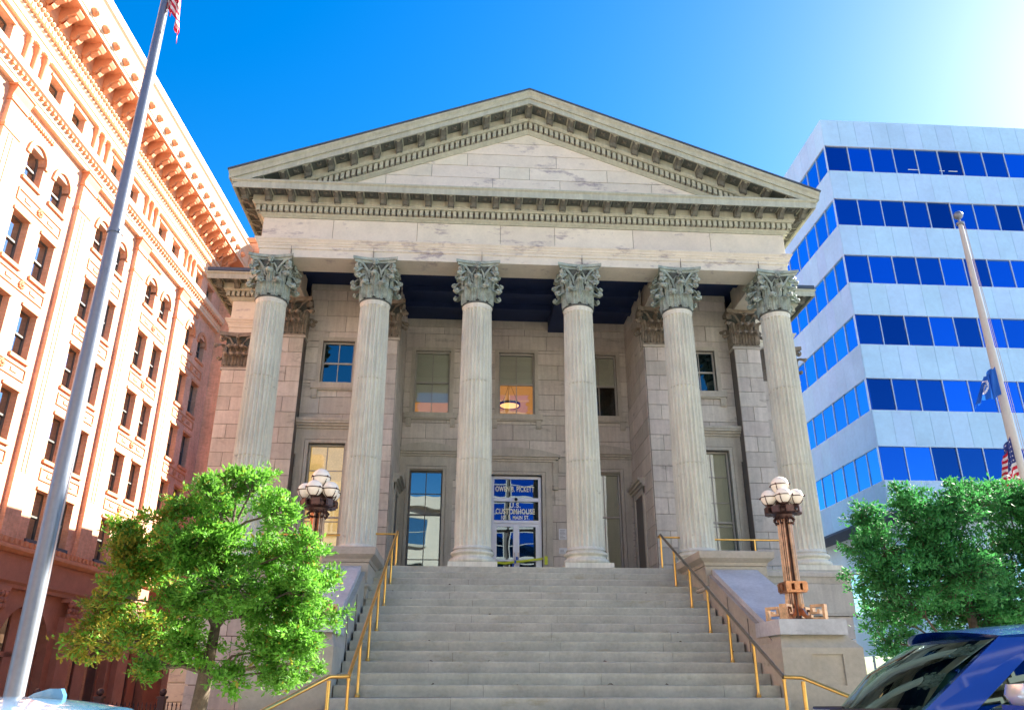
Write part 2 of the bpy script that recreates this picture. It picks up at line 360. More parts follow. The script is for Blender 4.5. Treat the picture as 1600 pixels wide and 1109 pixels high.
# --- column
def flute_r(a, r, dep):
    t = (a * 24 / (2 * math.pi)) % 1.0
    return r - (dep * math.sqrt(max(0, 1 - ((t - 0.44) / 0.40) ** 2)) if 0.04 < t < 0.84 else 0)
def shaft_r(z): t = (z - 0.49) / (7.56 - 0.49); return 0.487 - 0.062 * max(0.0, t) ** 1.5
def shaft_mesh(za, zb, top=False, bottom=False):
    mb = MB(); N = 24 * 8; rows = []
    def row(z, r, dep): rows.append((z, r, dep))
    if bottom: row(za, shaft_r(za) + 0.045, 0); row(za + 0.03, shaft_r(za) + 0.03, 0); row(za + 0.06, shaft_r(za), 0); row(za + 0.09, shaft_r(za), 0.028)
    else: row(za, shaft_r(za) - 0.012, 0.02); row(za + 0.012, shaft_r(za), 0.07)
    k = 5; zz = zb - (0.17 if top else 0.012)
    for i in range(1, k): z = rows[-1][0] if False else za + 0.12 + (zz - za - 0.12) * i / (k - 1) * 0.995; row(z, shaft_r(z), 0.074)
    if top: row(zb - 0.145, shaft_r(zb), 0.036); row(zb - 0.125, shaft_r(zb), 0.0); row(zb - 0.07, shaft_r(zb), 0); row(zb, shaft_r(zb) + 0.02, 0)
    else: row(zb, shaft_r(zb) - 0.012, 0.02)
    for z, r, dep in rows:
        for i in range(N): a = 2 * math.pi * i / N; rr = flute_r(a, r, dep); mb.v.append((rr * math.cos(a), rr * math.sin(a), z))
    for j in range(len(rows) - 1):
        for i in range(N): mb.f.append((j * N + i, j * N + (i + 1) % N, (j + 1) * N + (i + 1) % N, (j + 1) * N + i))
    mb.mi = [0] * len(mb.f); return mb
def torus_prof(r, z, h, n=6): return [(r + h / 2 * math.sin(math.pi * i / n) , z + h / 2 - h / 2 * math.cos(math.pi * i / n)) for i in range(n + 1)]
def base_mesh():
    mb = MB(); mb.box(-0.63, 0.63, -0.60, 0.63, 0.0, 0.13)
    mb.lathe([(0.5, 0.13)] + torus_prof(0.545, 0.13, 0.14) + [(0.53, 0.275), (0.515, 0.30), (0.51, 0.325), (0.53, 0.345)] + torus_prof(0.525, 0.35, 0.10) + [(0.515, 0.452), (0.505, 0.489)], n=48)
    return mb
# --- Corinthian capital: leaves, volutes, abacus
def leaf(mb, pos, out, w, h, curl, z0, lean=0.0, r_grow=0.05):
    """an acanthus leaf standing at pos (plan), growing up and curling outwards"""
    o = Vector(out).normalized(); s = Vector((-o.y, o.x)); rows, cols = 9, 7; base = len(mb.v)
    for i in range(rows):
        t = i / (rows - 1)
        zz = z0 + h * math.sin(min(t, 0.80) / 0.80 * math.pi / 2) - (h * 0.22 * ((t - 0.72) / 0.28) ** 1.5 if t > 0.72 else 0)
        oo = 0.015 + r_grow * t + (curl * (1 - math.cos((t - 0.5) / 0.5 * math.pi / 2 * 1.35)) if t > 0.5 else 0)
        ww = w * (0.78 + 0.35 * math.sin(t * math.pi)) * (1 if t < 0.8 else 1 - (t - 0.8) * 2.0) * (1.0 + (0.16 if i % 2 else -0.10))
        for j in range(cols):
            q = (j / (cols - 1) - 0.5)
            rib = 0.030 * math.cos(q * math.pi) + (0.024 if j % 2 else -0.014)
            p = Vector(pos) + o * (oo + rib - 0.035 * abs(q) * 2 * (1 - t * 0.4)) + s * (ww * q)
            mb.v.append((p.x, p.y, zz - 0.05 * abs(q) * 2 * (t if t > 0.5 else 0)))
    for i in range(rows - 1):
        for j in range(cols - 1): a = base + i * cols + j; mb.f.append((a, a + 1, a + cols + 1, a + cols)); mb.mi.append(0)
    tip = Vector(pos) + o * (oo + 0.01)
    mb.sphere((tip.x, tip.y, zz + 0.04), w * 0.30, 8, 6); mb.sphere((tip.x + s.x * w * 0.32 - o.x * 0.03, tip.y + s.y * w * 0.32 - o.y * 0.03, zz + 0.05), w * 0.18, 6, 5); mb.sphere((tip.x - s.x * w * 0.32 - o.x * 0.03, tip.y - s.y * w * 0.32 - o.y * 0.03, zz + 0.05), w * 0.18, 6, 5)
def volute(mb, c, out, r, w, z, turns=1.4, side=1):
    """spiral scroll in the vertical plane through 'out'"""
    o = Vector(out).normalized(); s = Vector((-o.y, o.x)); n = 16; base = len(mb.v)
    for i in range(n + 1):
        t = i / n; a = math.pi / 2 - t * turns * 2 * math.pi; rr = r * (1 - 0.72 * t)
        for k, (dr, dw) in enumerate(((0, -w / 2), (0, w / 2), (-0.028, w / 2), (-0.028, -w / 2))):
            q = Vector(c) + o * ((rr + dr) * math.cos(a)) + s * dw; mb.v.append((q.x, q.y, z + (rr + dr) * math.sin(a)))
    for i in range(n):
        for k in range(4): a = base + i * 4 + k; b2 = base + i * 4 + (k + 1) % 4; mb.f.append((a, b2, b2 + 4, a + 4)); mb.mi.append(0)
    mb.tube([Vector((c[0], c[1], z)) - Vector((s.x, s.y, 0)) * w * 0.5, Vector((c[0], c[1], z)) + Vector((s.x, s.y, 0)) * w * 0.5], r * 0.26, 8)
def abacus(mb, hw, z0, z1, dip, hd=None, front_only=False):
    hd = hd or hw
    for (za, zb, grow) in ((z0, z0 + (z1 - z0) * 0.45, -0.05), (z0 + (z1 - z0) * 0.45, z1, 0.0)):
        pts = []
        for k in range(4):
            for i in range(9):
                t = i / 8 * 2 - 1; A = hw + grow; B = hd + grow; d = dip * (1 - t * t)
                x, y = ((t * A, -B + d), (A - d, t * B), (-t * A, B - d), (-A + d, -t * B))[k]
                if i in (0, 8) : x *= 1.0; y *= 1.0
                pts.append((x, y))
        mb.prism([p for i, p in enumerate(pts) if i % 9 != 8 or True], lambda p, q, t: (p, q, t), za, zb)
def capital_mesh():
    mb = MB(); H = ARCH - CAPZ0; z0 = 0.0
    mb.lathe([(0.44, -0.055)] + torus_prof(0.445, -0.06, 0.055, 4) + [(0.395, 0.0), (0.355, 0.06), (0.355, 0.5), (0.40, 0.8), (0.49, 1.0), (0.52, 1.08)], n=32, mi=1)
    for i in range(8):
        a = math.pi / 8 + i * math.pi / 4; d = (math.cos(a), math.sin(a)); leaf(mb, (d[0] * 0.41, d[1] * 0.41), d, 0.25, 0.46, 0.145, z0 + 0.0)
        a = i * math.pi / 4; d = (math.cos(a), math.sin(a)); leaf(mb, (d[0] * 0.41, d[1] * 0.41), d, 0.235, 0.76, 0.15, z0 + 0.05)
    for i in range(4):
        a = math.pi / 4 + i * math.pi / 2; d = (math.cos(a), math.sin(a))
        volute(mb, (d[0] * 0.67, d[1] * 0.67), d, 0.13, 0.11, 1.0)
        leaf(mb, (d[0] * 0.45, d[1] * 0.45), d, 0.20, 0.90, 0.18, 0.10)
        for sgn in (-1, 1):     # stalk from the bell to the corner volute, and the small inner helix
            s = (-d[1] * sgn, d[0] * sgn)
            mb.tube([(d[0] * 0.40 + s[0] * 0.20, d[1] * 0.40 + s[1] * 0.20, 0.62), (d[0] * 0.50 + s[0] * 0.19, d[1] * 0.50 + s[1] * 0.19, 0.86), (d[0] * 0.60 + s[0] * 0.10, d[1] * 0.60 + s[1] * 0.10, 1.06), (d[0] * 0.68 + s[0] * 0.03, d[1] * 0.68 + s[1] * 0.03, 1.12)], [0.02, 0.035, 0.035, 0.03], 6)
            e = (math.cos(a + sgn * math.pi / 4), math.sin(a + sgn * math.pi / 4)); t2 = (-e[1] * -sgn, e[0] * -sgn)
            mb.tube([(e[0] * 0.43 + t2[0] * 0.18, e[1] * 0.43 + t2[1] * 0.18, 0.66), (e[0] * 0.48 + t2[0] * 0.16, e[1] * 0.48 + t2[1] * 0.16, 0.86), (e[0] * 0.52 + t2[0] * 0.08, e[1] * 0.52 + t2[1] * 0.08, 0.99), (e[0] * 0.54 + t2[0] * 0.03, e[1] * 0.54 + t2[1] * 0.03, 0.93)], [0.018, 0.028, 0.028, 0.02], 6)
        a = i * math.pi / 2; d = (math.cos(a), math.sin(a))          # fleuron at the middle of the abacus
        for k in range(6):
            t = k * math.pi / 3; mb.sphere((d[0] * 0.575 - d[1] * 0.06 * math.cos(t), d[1] * 0.575 + d[0] * 0.06 * math.cos(t), 1.10 + 0.06 * math.sin(t)), 0.035, 7, 5)
        mb.sphere((d[0] * 0.60, d[1] * 0.60, 1.10), 0.035, 7, 5); leaf(mb, (d[0] * 0.44, d[1] * 0.44), d, 0.13, 0.20, 0.09, 0.80)
    abacus(mb, 0.645, 1.10, H - 0.004, 0.115)
    return mb
M_low = shaft_mesh(0.489, 2.90, bottom=True).mesh('drum', 'column_stone', smooth=30)
M_mid = shaft_mesh(2.904, 5.18).mesh('drum', 'column_stone', smooth=30)
M_top = shaft_mesh(5.184, 7.56, top=True).mesh('drum', 'column_stone', smooth=30)
M_base = base_mesh().mesh('base', 'column_stone', smooth=40)
M_cap = capital_mesh().mesh('capital', ['capital_iron', 'bell_shade'], smooth=50)
col0 = part(M_low, 'column', None, CH, at=(-7.5, 0, 0)); bpy.context.view_layer.update()
for me, nm, z in ((M_mid, 'drum', 0), (M_top, 'drum', 0), (M_base, 'base', 0), (M_cap, 'capital', CAPZ0)): part(me, nm, None, col0, at=(-7.5, 0, z))
for x in (-4.5, -1.5, 1.5, 4.5, 7.5): c = copy_tree(col0, CH, (x, 0, GZ)); c.rotation_euler[2] = R(15) * 0; 

# --- pilaster capitals (flat front with side returns)
def pil_capital_mesh(w, dep):
    mb = MB(); H = ARCH - CAPZ0; hw = w / 2 - 0.02
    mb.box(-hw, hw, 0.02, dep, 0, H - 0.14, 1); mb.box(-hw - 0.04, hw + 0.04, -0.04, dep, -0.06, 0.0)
    n = 4
    for i in range(n):
        x = -hw + (i + 0.5) * 2 * hw / n; leaf(mb, (x, 0.01), (0, -1), 0.21, 0.44, 0.14, 0.0)
    for i in range(n - 1): x = -hw + (i + 1) * 2 * hw / n; leaf(mb, (x, 0.01), (0, -1), 0.22, 0.74, 0.15, 0.05)
    for s in (-1, 1):
        k = max(1, round(dep / 0.24))
        for i in range(k): y = (i + 0.5) * dep / k; leaf(mb, (s * (hw - 0.01), y), (s, 0), 0.2, 0.44 if i % 2 == 0 else 0.74, 0.13, 0.0)
        leaf(mb, (s * hw, 0.0), (s, -1), 0.2, 0.78, 0.2, 0.05); volute(mb, (s * (hw + 0.10), -0.10), (s, -1), 0.13, 0.11, 1.0)
        mb.tube([(s * 0.12, -0.03, 0.62), (s * 0.18, -0.06, 0.84), (s * 0.30, -0.09, 1.04), (s * (hw + 0.04), -0.14, 1.10)], [0.02, 0.035, 0.035, 0.03], 6)
    for k in range(6): t = k * math.pi / 3; mb.sphere((0.06 * math.cos(t), -0.10, 1.12 + 0.06 * math.sin(t)), 0.035, 7, 5)
    leaf(mb, (0, 0.0), (0, -1), 0.14, 0.3, 0.10, 0.75)
    n8 = 8; pts = [(-(hw + 0.2) + i * 2 * (hw + 0.2) / n8, -0.22 + 0.11 * (1 - (i / n8 * 2 - 1) ** 2)) for i in range(n8 + 1)] + [(hw + 0.14, dep), (-hw - 0.14, dep)]
    mb.prism(pts, lambda p, q, t: (p, q, t), H - 0.14, H - 0.003)
    return mb
def pilaster(cx, w, y0, y1, capdep, m='ashlar', sides=(), zb=0.0, cap='antacapital', side_end=None, alts=None):
    core = MB(); core.box(cx - w / 2, cx + w / 2, y0, y1, zb, CAPZ0 - 0.06)
    p = part(core, 'pilaster', 'joint', CH, at=(cx, y0, zb))
    al = alts or [(cx - 0.02 + (0.18 if i % 4 == 1 else 0),) if i % 2 == 0 else () for i in range(2)]
    ashlar(p, fy(y0), cx - w / 2, cx + w / 2, zb, CAPZ0 - 0.14, 0.51, 9, alt=al, m=m)
    mb = MB(); mb.box(cx - w / 2 - 0.05, cx + w / 2 + 0.05, y0 - 0.05, y1, CAPZ0 - 0.135, CAPZ0 - 0.062); part(mb, 'necking', 'trim_stone', p)
    part(pil_capital_mesh(w, capdep), 'capital', [cap, 'bell_shade'], p, smooth=50, at=(0, 0, 0)).location = (0, 0, CAPZ0 - zb)
    return p
for cx in (-7.4, -4.42, 4.42, 7.4):
    pilaster(cx, 0.86, 2.22, 2.62, 0.5)
for cx in (-9.9, 9.9):
    pilaster(cx, 0.92, 5.10, 5.45, 0.35)

# --- walls: cores, then blocks
def core(name, *bx, holes=None, m='joint'):
    mb = MB()
    for q in bx: mb.box(*q)
    return part(mb, name, m, CH)
def wall_core_with_holes(name, x0, x1, z0, z1, y0, th, holes, axis='y'):
    """a wall slab facing the street, open where windows are"""
    mb = MB(); xs = sorted({x0, x1} | {h[0] for h in holes} | {h[1] for h in holes}); zs = sorted({z0, z1} | {h[2] for h in holes} | {h[3] for h in holes})
    for i in range(len(xs) - 1):
        for j in range(len(zs) - 1):
            mx, mz = (xs[i] + xs[i + 1]) / 2, (zs[j] + zs[j + 1]) / 2
            if any(h[0] < mx < h[1] and h[2] < mz < h[3] for h in holes): continue
            mb.box(xs[i], xs[i + 1], y0, y0 + th, zs[j], zs[j + 1])
    return part(mb, name, 'joint', CH)
D = 0.03
# recess wall (behind the central bays)
hR = [(-3.62, -2.50, 0.0, 3.98), (-0.88, 0.86, 0.0, 3.84), (2.44, 3.54, 0.0, 3.98), (-3.62, -2.36, 6.0, 8.36), (-0.64, 0.64, 6.0, 8.36), (2.34, 3.60, 6.0, 8.36)]
rw = wall_core_with_holes('recess_wall', -4.0, 4.0, 0.0, 9.6, RECY + D, 0.35, hR)
ashlar(rw, fy(RECY + D), -3.97, 3.97, 0.0, 9.6, 0.56, 1.5, holes=hR)
# side walls of the recess
for s in (-1, 1):
    w = core('recess_side_wall', (min(s * 3.99, s * 4.85), max(s * 3.99, s * 4.85), 2.62, RECY + 0.35, 0, 9.6))
    f = fxm(3.99) if s > 0 else fxp(-3.99)
    ashlar(w, f, 2.25, RECY, 0.0, 9.6, 0.56, 1.35, depth=0.025)
    sidecore = MB(); sidecore.box(min(s * 7.80, s * 7.45), max(s * 7.80, s * 7.45), 2.62, 5.3, 0, 9.6)
    w2 = part(sidecore, 'portico_side_wall', 'joint', CH); f = fxp(7.80) if s > 0 else fxm(-7.80)
    ashlar(w2, f, 2.25, 5.25, 0.0, 8.8, 0.75, 1.6)
    # wing wall with its two windows
    h = [(min(s * 6.42, s * 5.40), max(s * 6.42, s * 5.40), 6.10, 7.56), (min(s * 6.56, s * 5.44), max(s * 6.56, s * 5.44), 0.0, 4.12)]
    w3 = wall_core_with_holes('wing_wall', min(s * 4.85, s * 7.0), max(s * 4.85, s * 7.0), 0.0, 9.6, WINY + D, 0.35, h)
    ashlar(w3, fy(WINY + D), min(s * 4.86, s * 6.96), max(s * 4.86, s * 6.96), 0.0, 9.6, 0.56, 1.25, holes=h)
    # main block wall beside the portico and round its corner
    w4 = core('main_wall', (min(s * 7.8, s * 10.33), max(s * 7.8, s * 10.33), MAINY, MAINY + 0.4, 0, ARCH), (min(s * 10.0, s * 10.33), max(s * 10.0, s * 10.33), MAINY + 0.4, 30, 0, ARCH))
    ashlar(w4, fy(MAINY), min(s * 7.85, s * 9.42), max(s * 7.85, s * 9.42), 0.0, 7.6, 0.75, 1.6)
core('rear_wall', (-10.33, 10.33, 29.6, 30, G, 11), m='ashlar')

# --- ceiling of the portico and its beams
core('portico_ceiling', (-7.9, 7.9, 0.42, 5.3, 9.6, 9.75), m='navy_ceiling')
def beam(name, m, *q): mb = MB(); mb.box(*q); part(mb, name, m, CH)
for x in (-7.46, -4.46, 4.46, 7.46): beam('stone_beam', 'trim_stone', x - 0.40, x + 0.40, 0.42, 2.22 if abs(x) > 7 else 2.62, ARCH + 0.01, 9.6)
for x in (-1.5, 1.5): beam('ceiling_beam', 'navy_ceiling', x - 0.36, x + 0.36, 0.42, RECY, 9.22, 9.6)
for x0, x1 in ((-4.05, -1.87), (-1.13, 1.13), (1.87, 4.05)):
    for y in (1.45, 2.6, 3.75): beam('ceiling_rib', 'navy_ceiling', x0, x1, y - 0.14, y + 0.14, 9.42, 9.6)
for x0, x1 in ((-7.05, -4.87), (4.87, 7.05)): beam('ceiling_rib', 'navy_ceiling', x0, x1, 1.3, 1.6, 9.42, 9.6)
for s in (-1, 1): beam('wall_band', 'trim_stone', min(s * 4.86, s * 6.96), max(s * 4.86, s * 6.96), 2.54, 2.62, 9.40, 9.6)
beam('wall_band', 'trim_stone', -3.97, 3.97, RECY - 0.06, RECY + D, 9.30, 9.6)

# --- entablature, swept round portico and main block
FX, FY_ = 7.92, -0.42
path = [(-10.33, 30), (-10.33, 5.14), (-FX, 5.14), (-FX, FY_), (FX, FY_), (FX, 5.14), (10.33, 5.14), (10.33, 30)]
path = path[::-1] if False else path
def ent(name, prof, m, smooth=False):
    # travel left to right along the front: outward (towards -y) is to the right of travel
    mb = MB(); mb.mould(path, prof); return part(mb, name, m, CH, smooth=smooth)
arch = ent('architrave', [(-0.84, ARCH), (0, ARCH), (0, 9.13), (0.035, 9.15), (0.035, 9.25), (-0.84, 9.25)], 'limestone')
ent('taenia', [(-0.3, 9.25), (0.06, 9.25), (0.06, 9.29), (0.10, 9.33), (0.10, 9.36), (0.15, 9.42), (0.15, 9.46), (0, 9.49), (-0.3, 9.49)], 'limestone')
fr = ent('frieze', [(-0.4, 9.49), (-0.03, 9.49), (-0.03, 10.2), (-0.4, 10.2)], 'joint')
ashlar(fr, fy(FY_ + 0.03), -FX, FX, 9.49, 10.20, 0.8, 2.6, m='limestone', alt=[(-5.85, -3.35, -0.85, 0.8, 3.2, 5.6)], gap=0.012)
for s in (-1, 1):
    f = fxp(FX - 0.03) if s > 0 else fxm(-FX + 0.03); ashlar(fr, f, FY_ + 0.0, 5.1, 9.49, 10.20, 0.8, 2.2, m='limestone')
    ashlar(fr, fy(5.17), min(s * 7.95, s * 10.33), max(s * 7.95, s * 10.33), 9.49, 10.20, 0.8, 2.4, m='limestone')
# joints of the architrave over the columns
jb = MB()
for x in (-7.0, -4.6, -1.4, 1.6, 4.6, 7.0): jb.box(x, x + 0.012, FY_ - 0.038, FY_ - 0.001, ARCH + 0.01, 9.24)
part(jb, 'architrave_joint', 'joint', CH, kind='stuff')
ent('bed_moulding', [(-0.3, 10.2), (0.03, 10.2), (0.05, 10.23), (0.11, 10.27), (0.12, 10.31), (-0.3, 10.31)], 'cornice_iron')
ent('dentil_band', [(-0.3, 10.31), (0.12, 10.31), (0.12, 10.51), (-0.3, 10.51)], 'joint')
ent('ovolo', [(-0.3, 10.51), (0.25, 10.51), (0.27, 10.54), (0.31, 10.565), (0.32, 10.58), (0.30, 10.60), (0.30, 10.80), (-0.3, 10.80)], 'cornice_iron')
ent('corona', [(-0.3, 10.80), (0.72, 10.80), (0.725, 10.72), (0.78, 10.70), (0.78, 10.89), (0.83, 10.93), (0.83, 10.97), (0.35, 11.0), (-0.3, 11.0)], 'cornice_iron')
ent('soffit', [(0.305, 10.786), (0.715, 10.786), (0.715, 10.799), (0.305, 10.799)], 'soffit_shade')  # thin dark plate that paints shade on the underside
# dentils (too small to pick apart singly)
def path_points(pp, off, pitch, trim=0.05):
    """positions (x, y, direction) along a plan path offset outwards"""
    P = [Vector(p) for p in pp]; out = []
    for i in range(len(P) - 1):
        d = (P[i + 1] - P[i]).normalized(); nn = Vector((d.y, -d.x)); L_ = (P[i + 1] - P[i]).length
        conv0 = conv1 = 0
        if i > 0: d0 = (P[i] - P[i - 1]).normalized(); conv0 = off if d0.x * d.y - d0.y * d.x > 0 else -off
        if i < len(P) - 2: d1 = (P[i + 2] - P[i + 1]).normalized(); conv1 = off if d.x * d1.y - d.y * d1.x > 0 else -off
        a, bb = -conv0, L_ + conv1
        n = max(1, int((bb - a - trim) / pitch)); st = (bb - a) / n
        for k in range(n): q = P[i] + d * (a + (k + 0.5) * st) + nn * off; out.append((q, d, nn))
    return out
vis_path = [(-10.33, 14), (-10.33, 5.14), (-FX, 5.14), (-FX, FY_), (FX, FY_), (FX, 5.14), (10.33, 5.14), (10.33, 14)]
db = MB()
for q, d, nn in path_points(vis_path, 0.22, 0.165):
    a = q - nn * 0.1; vs = []
    for z in (10.325, 10.50):
        for (u, w) in ((-0.052, 0), (0.052, 0), (0.052, 0.1), (-0.052, 0.1)): p = a + d * u + nn * w; vs.append((p.x, p.y, z))
    db.add(vs, [(3, 2, 1, 0), (4, 5, 6, 7), (0, 1, 5, 4), (1, 2, 6, 5), (2, 3, 7, 6), (3, 0, 4, 7)])
part(db, 'dentils', 'cornice_iron', CH, kind='stuff')
# modillions: scroll brackets under the corona
def modillion_mesh(shear=0.0):
    prof = [(0.0, 0.0), (0.40, 0.0), (0.405, -0.05), (0.36, -0.075), (0.30, -0.065), (0.22, -0.085), (0.14, -0.15), (0.10, -0.215), (0.05, -0.235), (0.0, -0.22)]
    mb = MB(); f = lambda p, q, t: (t, -p, q + shear * t)
    mb.prism(prof, f, -0.10, 0.10)
    cap_ = [(0.0, 0.0), (0.43, 0.0), (0.43, -0.03), (0.0, -0.03)]; mb.prism(cap_, f, -0.13, 0.13, 1); mb.prism([(0.405, -0.031), (0.425, -0.031), (0.425, -0.075), (0.41, -0.075)], f, -0.09, 0.09, 1); mb.prism([(p * 0.93 + 0.03, q * 0.9 - 0.01) for p, q in prof], f, -0.035, 0.035, 1)
    lf = [(0.06, -0.10), (0.24, -0.07), (0.36, -0.09), (0.30, -0.115), (0.18, -0.15), (0.12, -0.24), (0.06, -0.26)]; mb.prism(lf, f, -0.055, 0.055)
    for x in (-0.075, 0.075): mb.prism([(0.02, -0.16), (0.12, -0.16), (0.12, -0.25), (0.02, -0.25)], f, x - 0.02, x + 0.02)
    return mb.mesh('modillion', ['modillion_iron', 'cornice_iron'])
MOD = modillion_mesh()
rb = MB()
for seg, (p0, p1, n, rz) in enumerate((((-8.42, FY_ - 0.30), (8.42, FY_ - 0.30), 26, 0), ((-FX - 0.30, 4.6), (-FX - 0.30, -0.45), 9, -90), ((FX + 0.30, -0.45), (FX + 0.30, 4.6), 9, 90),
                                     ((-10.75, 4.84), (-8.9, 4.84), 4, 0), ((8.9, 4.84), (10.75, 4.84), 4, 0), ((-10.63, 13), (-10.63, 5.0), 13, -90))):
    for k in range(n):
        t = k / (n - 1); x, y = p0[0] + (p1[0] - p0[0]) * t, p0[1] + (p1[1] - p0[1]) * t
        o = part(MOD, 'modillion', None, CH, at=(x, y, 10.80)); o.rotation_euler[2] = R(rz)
        if k < n - 1:       # sunk coffer with a rosette in the soffit between two brackets
            dx, dy = (p1[0] - p0[0]) / (n - 1), (p1[1] - p0[1]) / (n - 1); ox, oy = (0, -0.2) if rz == 0 else ((-0.2, 0) if rz == -90 else (0.2, 0))
            cx, cy = x + dx / 2 + ox, y + dy / 2 + oy
            rb.sphere((cx, cy, 10.78), 0.05, 8, 5)
            for q in range(4): a = q * math.pi / 2 + math.pi / 4; rb.sphere((cx + 0.065 * math.cos(a), cy + 0.065 * math.sin(a), 10.80), 0.035, 6, 4)
            for (aa, b2, cc, dd) in ((-.16, .16, -.16, -.13), (-.16, .16, .13, .16), (-.16, -.13, -.13, .13), (.13, .16, -.13, .13)): rb.box(cx + aa, cx + b2, cy + cc, cy + dd, 10.765, 10.785)
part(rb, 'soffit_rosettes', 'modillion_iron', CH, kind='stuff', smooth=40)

# --- pediment
APZ, SL, XE = 14.60, 0.388, 8.82
def rake(name, prof, m):
    """prof in (outward, height below the roof line); mirrored halves meet at the ridge"""
    mb = MB()
    k = len(prof); vs = []
    for x in (-XE, 0.0, XE):
        for d, z in prof: vs.append((x, FY_ - d, APZ + z - SL * abs(x)))
    fs = [(i * k + a, (i + 1) * k + a, (i + 1) * k + (a + 1) % k, i * k + (a + 1) % k) for i in (0, 1) for a in range(k)] + [tuple(range(k)), tuple(range(2 * k, 3 * k))[::-1]]
    mb.add(vs, fs); return mb
def clipped_rake(name, prof, m, xe):
    global XE
    keep = XE; XE = xe; mb = rake(name, prof, m); XE = keep; return part(mb, name, m, CH)
part(rake('', [(0.3, 0.0), (0.93, 0.0), (0.92, -0.06), (0.86, -0.12), (0.83, -0.2), (0.83, -0.22), (0.3, -0.22)], ''), 'raking_sima', 'cornice_iron', CH)
clipped_rake('raking_corona', [(0.25, -0.22), (0.78, -0.22), (0.78, -0.40), (0.725, -0.39), (0.72, -0.32), (0.25, -0.32)], 'cornice_iron', 8.74)
clipped_rake('raking_ovolo', [(-0.2, -0.32), (0.28, -0.32), (0.28, -0.53), (0.31, -0.545), (0.30, -0.57), (0.24, -0.62), (-0.2, -0.62)], 'cornice_iron', 8.0)
clipped_rake('raking_dentil_band', [(-0.2, -0.62), (0.11, -0.62), (0.11, -0.86), (-0.2, -0.86)], 'joint', 7.6)
clipped_rake('raking_bed_moulding', [(-0.2, -0.86), (0.12, -0.86), (0.10, -0.90), (0.05, -0.95), (0.03, -0.98), (-0.2, -0.98)], 'cornice_iron', 7.0)
rf = MB(); rf.add([(-XE - 0.03, FY_ - 0.96, APZ + 0.05 - SL * XE), (0, FY_ - 0.96, APZ + 0.05), (XE + 0.03, FY_ - 0.96, APZ + 0.05 - SL * XE), (-XE - 0.03, 14, APZ + 0.05 - SL * XE), (0, 14, APZ + 0.05), (XE + 0.03, 14, APZ + 0.05 - SL * XE),
        (-XE - 0.03, FY_ - 0.96, APZ - SL * XE), (0, FY_ - 0.96, APZ + 0.002), (XE + 0.03, FY_ - 0.96, APZ - SL * XE), (-XE - 0.03, 14, APZ - SL * XE), (0, 14, APZ + 0.002), (XE + 0.03, 14, APZ - SL * XE)],
       [(0, 1, 4, 3), (1, 2, 5, 4), (6, 9, 10, 7), (7, 10, 11, 8), (0, 6, 7, 1), (1, 7, 8, 2), (3, 4, 10, 9), (4, 5, 11, 10), (0, 3, 9, 6), (2, 8, 11, 5)])
part(rf, 'roof', 'roof_metal', CH)
sv = MB()
for s in (-1, 1):
    sv.box(min(s * 8.3, s * 8.80), max(s * 8.3, s * 8.80), FY_ - 0.25, 5.9, 10.99, APZ - SL * 8.8 - 0.01)
part(sv, 'side_sima', 'cornice_iron', CH)
mr = MB(); mr.box(-11.1, 11.1, 4.3, 30.6, 11.0, 11.12); mr.add([(-10.9, 4.6, 11.12), (10.9, 4.6, 11.12), (10.9, 30, 11.12), (-10.9, 30, 11.12), (-4, 15, 13.6), (4, 15, 13.6), (4, 20, 13.6), (-4, 20, 13.6)], [(0, 1, 5, 4), (1, 2, 6, 5), (2, 3, 7, 6), (3, 0, 4, 7), (4, 5, 6, 7)])
part(mr, 'main_roof', 'roof_metal', CH)
tc = MB(); tc.prism([(-8.0, 10.9), (8.0, 10.9), (0, APZ - 0.5)], lambda p, q, t: (p, t, q), FY_ + 0.035, 0.4); ty = part(tc, 'tympanum', 'joint', CH)
lim = [(-SL, 1.0, APZ - 0.92 + 0.0), (SL, 1.0, APZ - 0.92)]
ashlar(ty, fy(FY_ + 0.035), -7.6, 7.6, 11.0, 13.7, 0.45, 2.9, clips=[(SL, 1.0, APZ - 0.95), (-SL, 1.0, APZ - 0.95)], m='limestone', alt=[(-5.2, -3.3, -0.3, 2.0, 4.4), (-4.4, -1.1, 1.0, 3.9), (-3.0, -0.9, 0.05, 2.5), (-1.9, 0.9), (), ()], gap=0.012)
dr = MB()
n = 46
for s in (-1, 1):
    for k in range(n):
        x = s * (0.082 + k * 0.165); z = APZ - SL * abs(x)
        if z - 0.85 < 11.0: continue
        w = 0.052
        vs = [(x + u, FY_ - dd, APZ - SL * abs(x + u) + zz) for zz in (-0.84, -0.635) for (u, dd) in ((-w, 0.21), (w, 0.21), (w, 0.1), (-w, 0.1))]
        dr.add(vs, [(3, 2, 1, 0), (4, 5, 6, 7), (0, 1, 5, 4), (1, 2, 6, 5), (2, 3, 7, 6), (3, 0, 4, 7)])
part(dr, 'raking_dentils', 'cornice_iron', CH, kind='stuff')
MR, ML = modillion_mesh(-SL), modillion_mesh(SL)
for k in range(-12, 13):
    x = k * 0.668; z = APZ - 0.32 - SL * abs(x)
    if z - 0.1 < 11.0: continue
    part(MOD if k == 0 else (MR if k > 0 else ML), 'modillion', None, CH, at=(x, FY_ - 0.28, z - (0.03 if k == 0 else 0)))
    if k < 12 and z - 0.5 > 11.0:
        xx = (k + 0.5) * 0.668; zz = APZ - 0.325 - SL * abs(xx); r2 = MB()
r2 = MB()
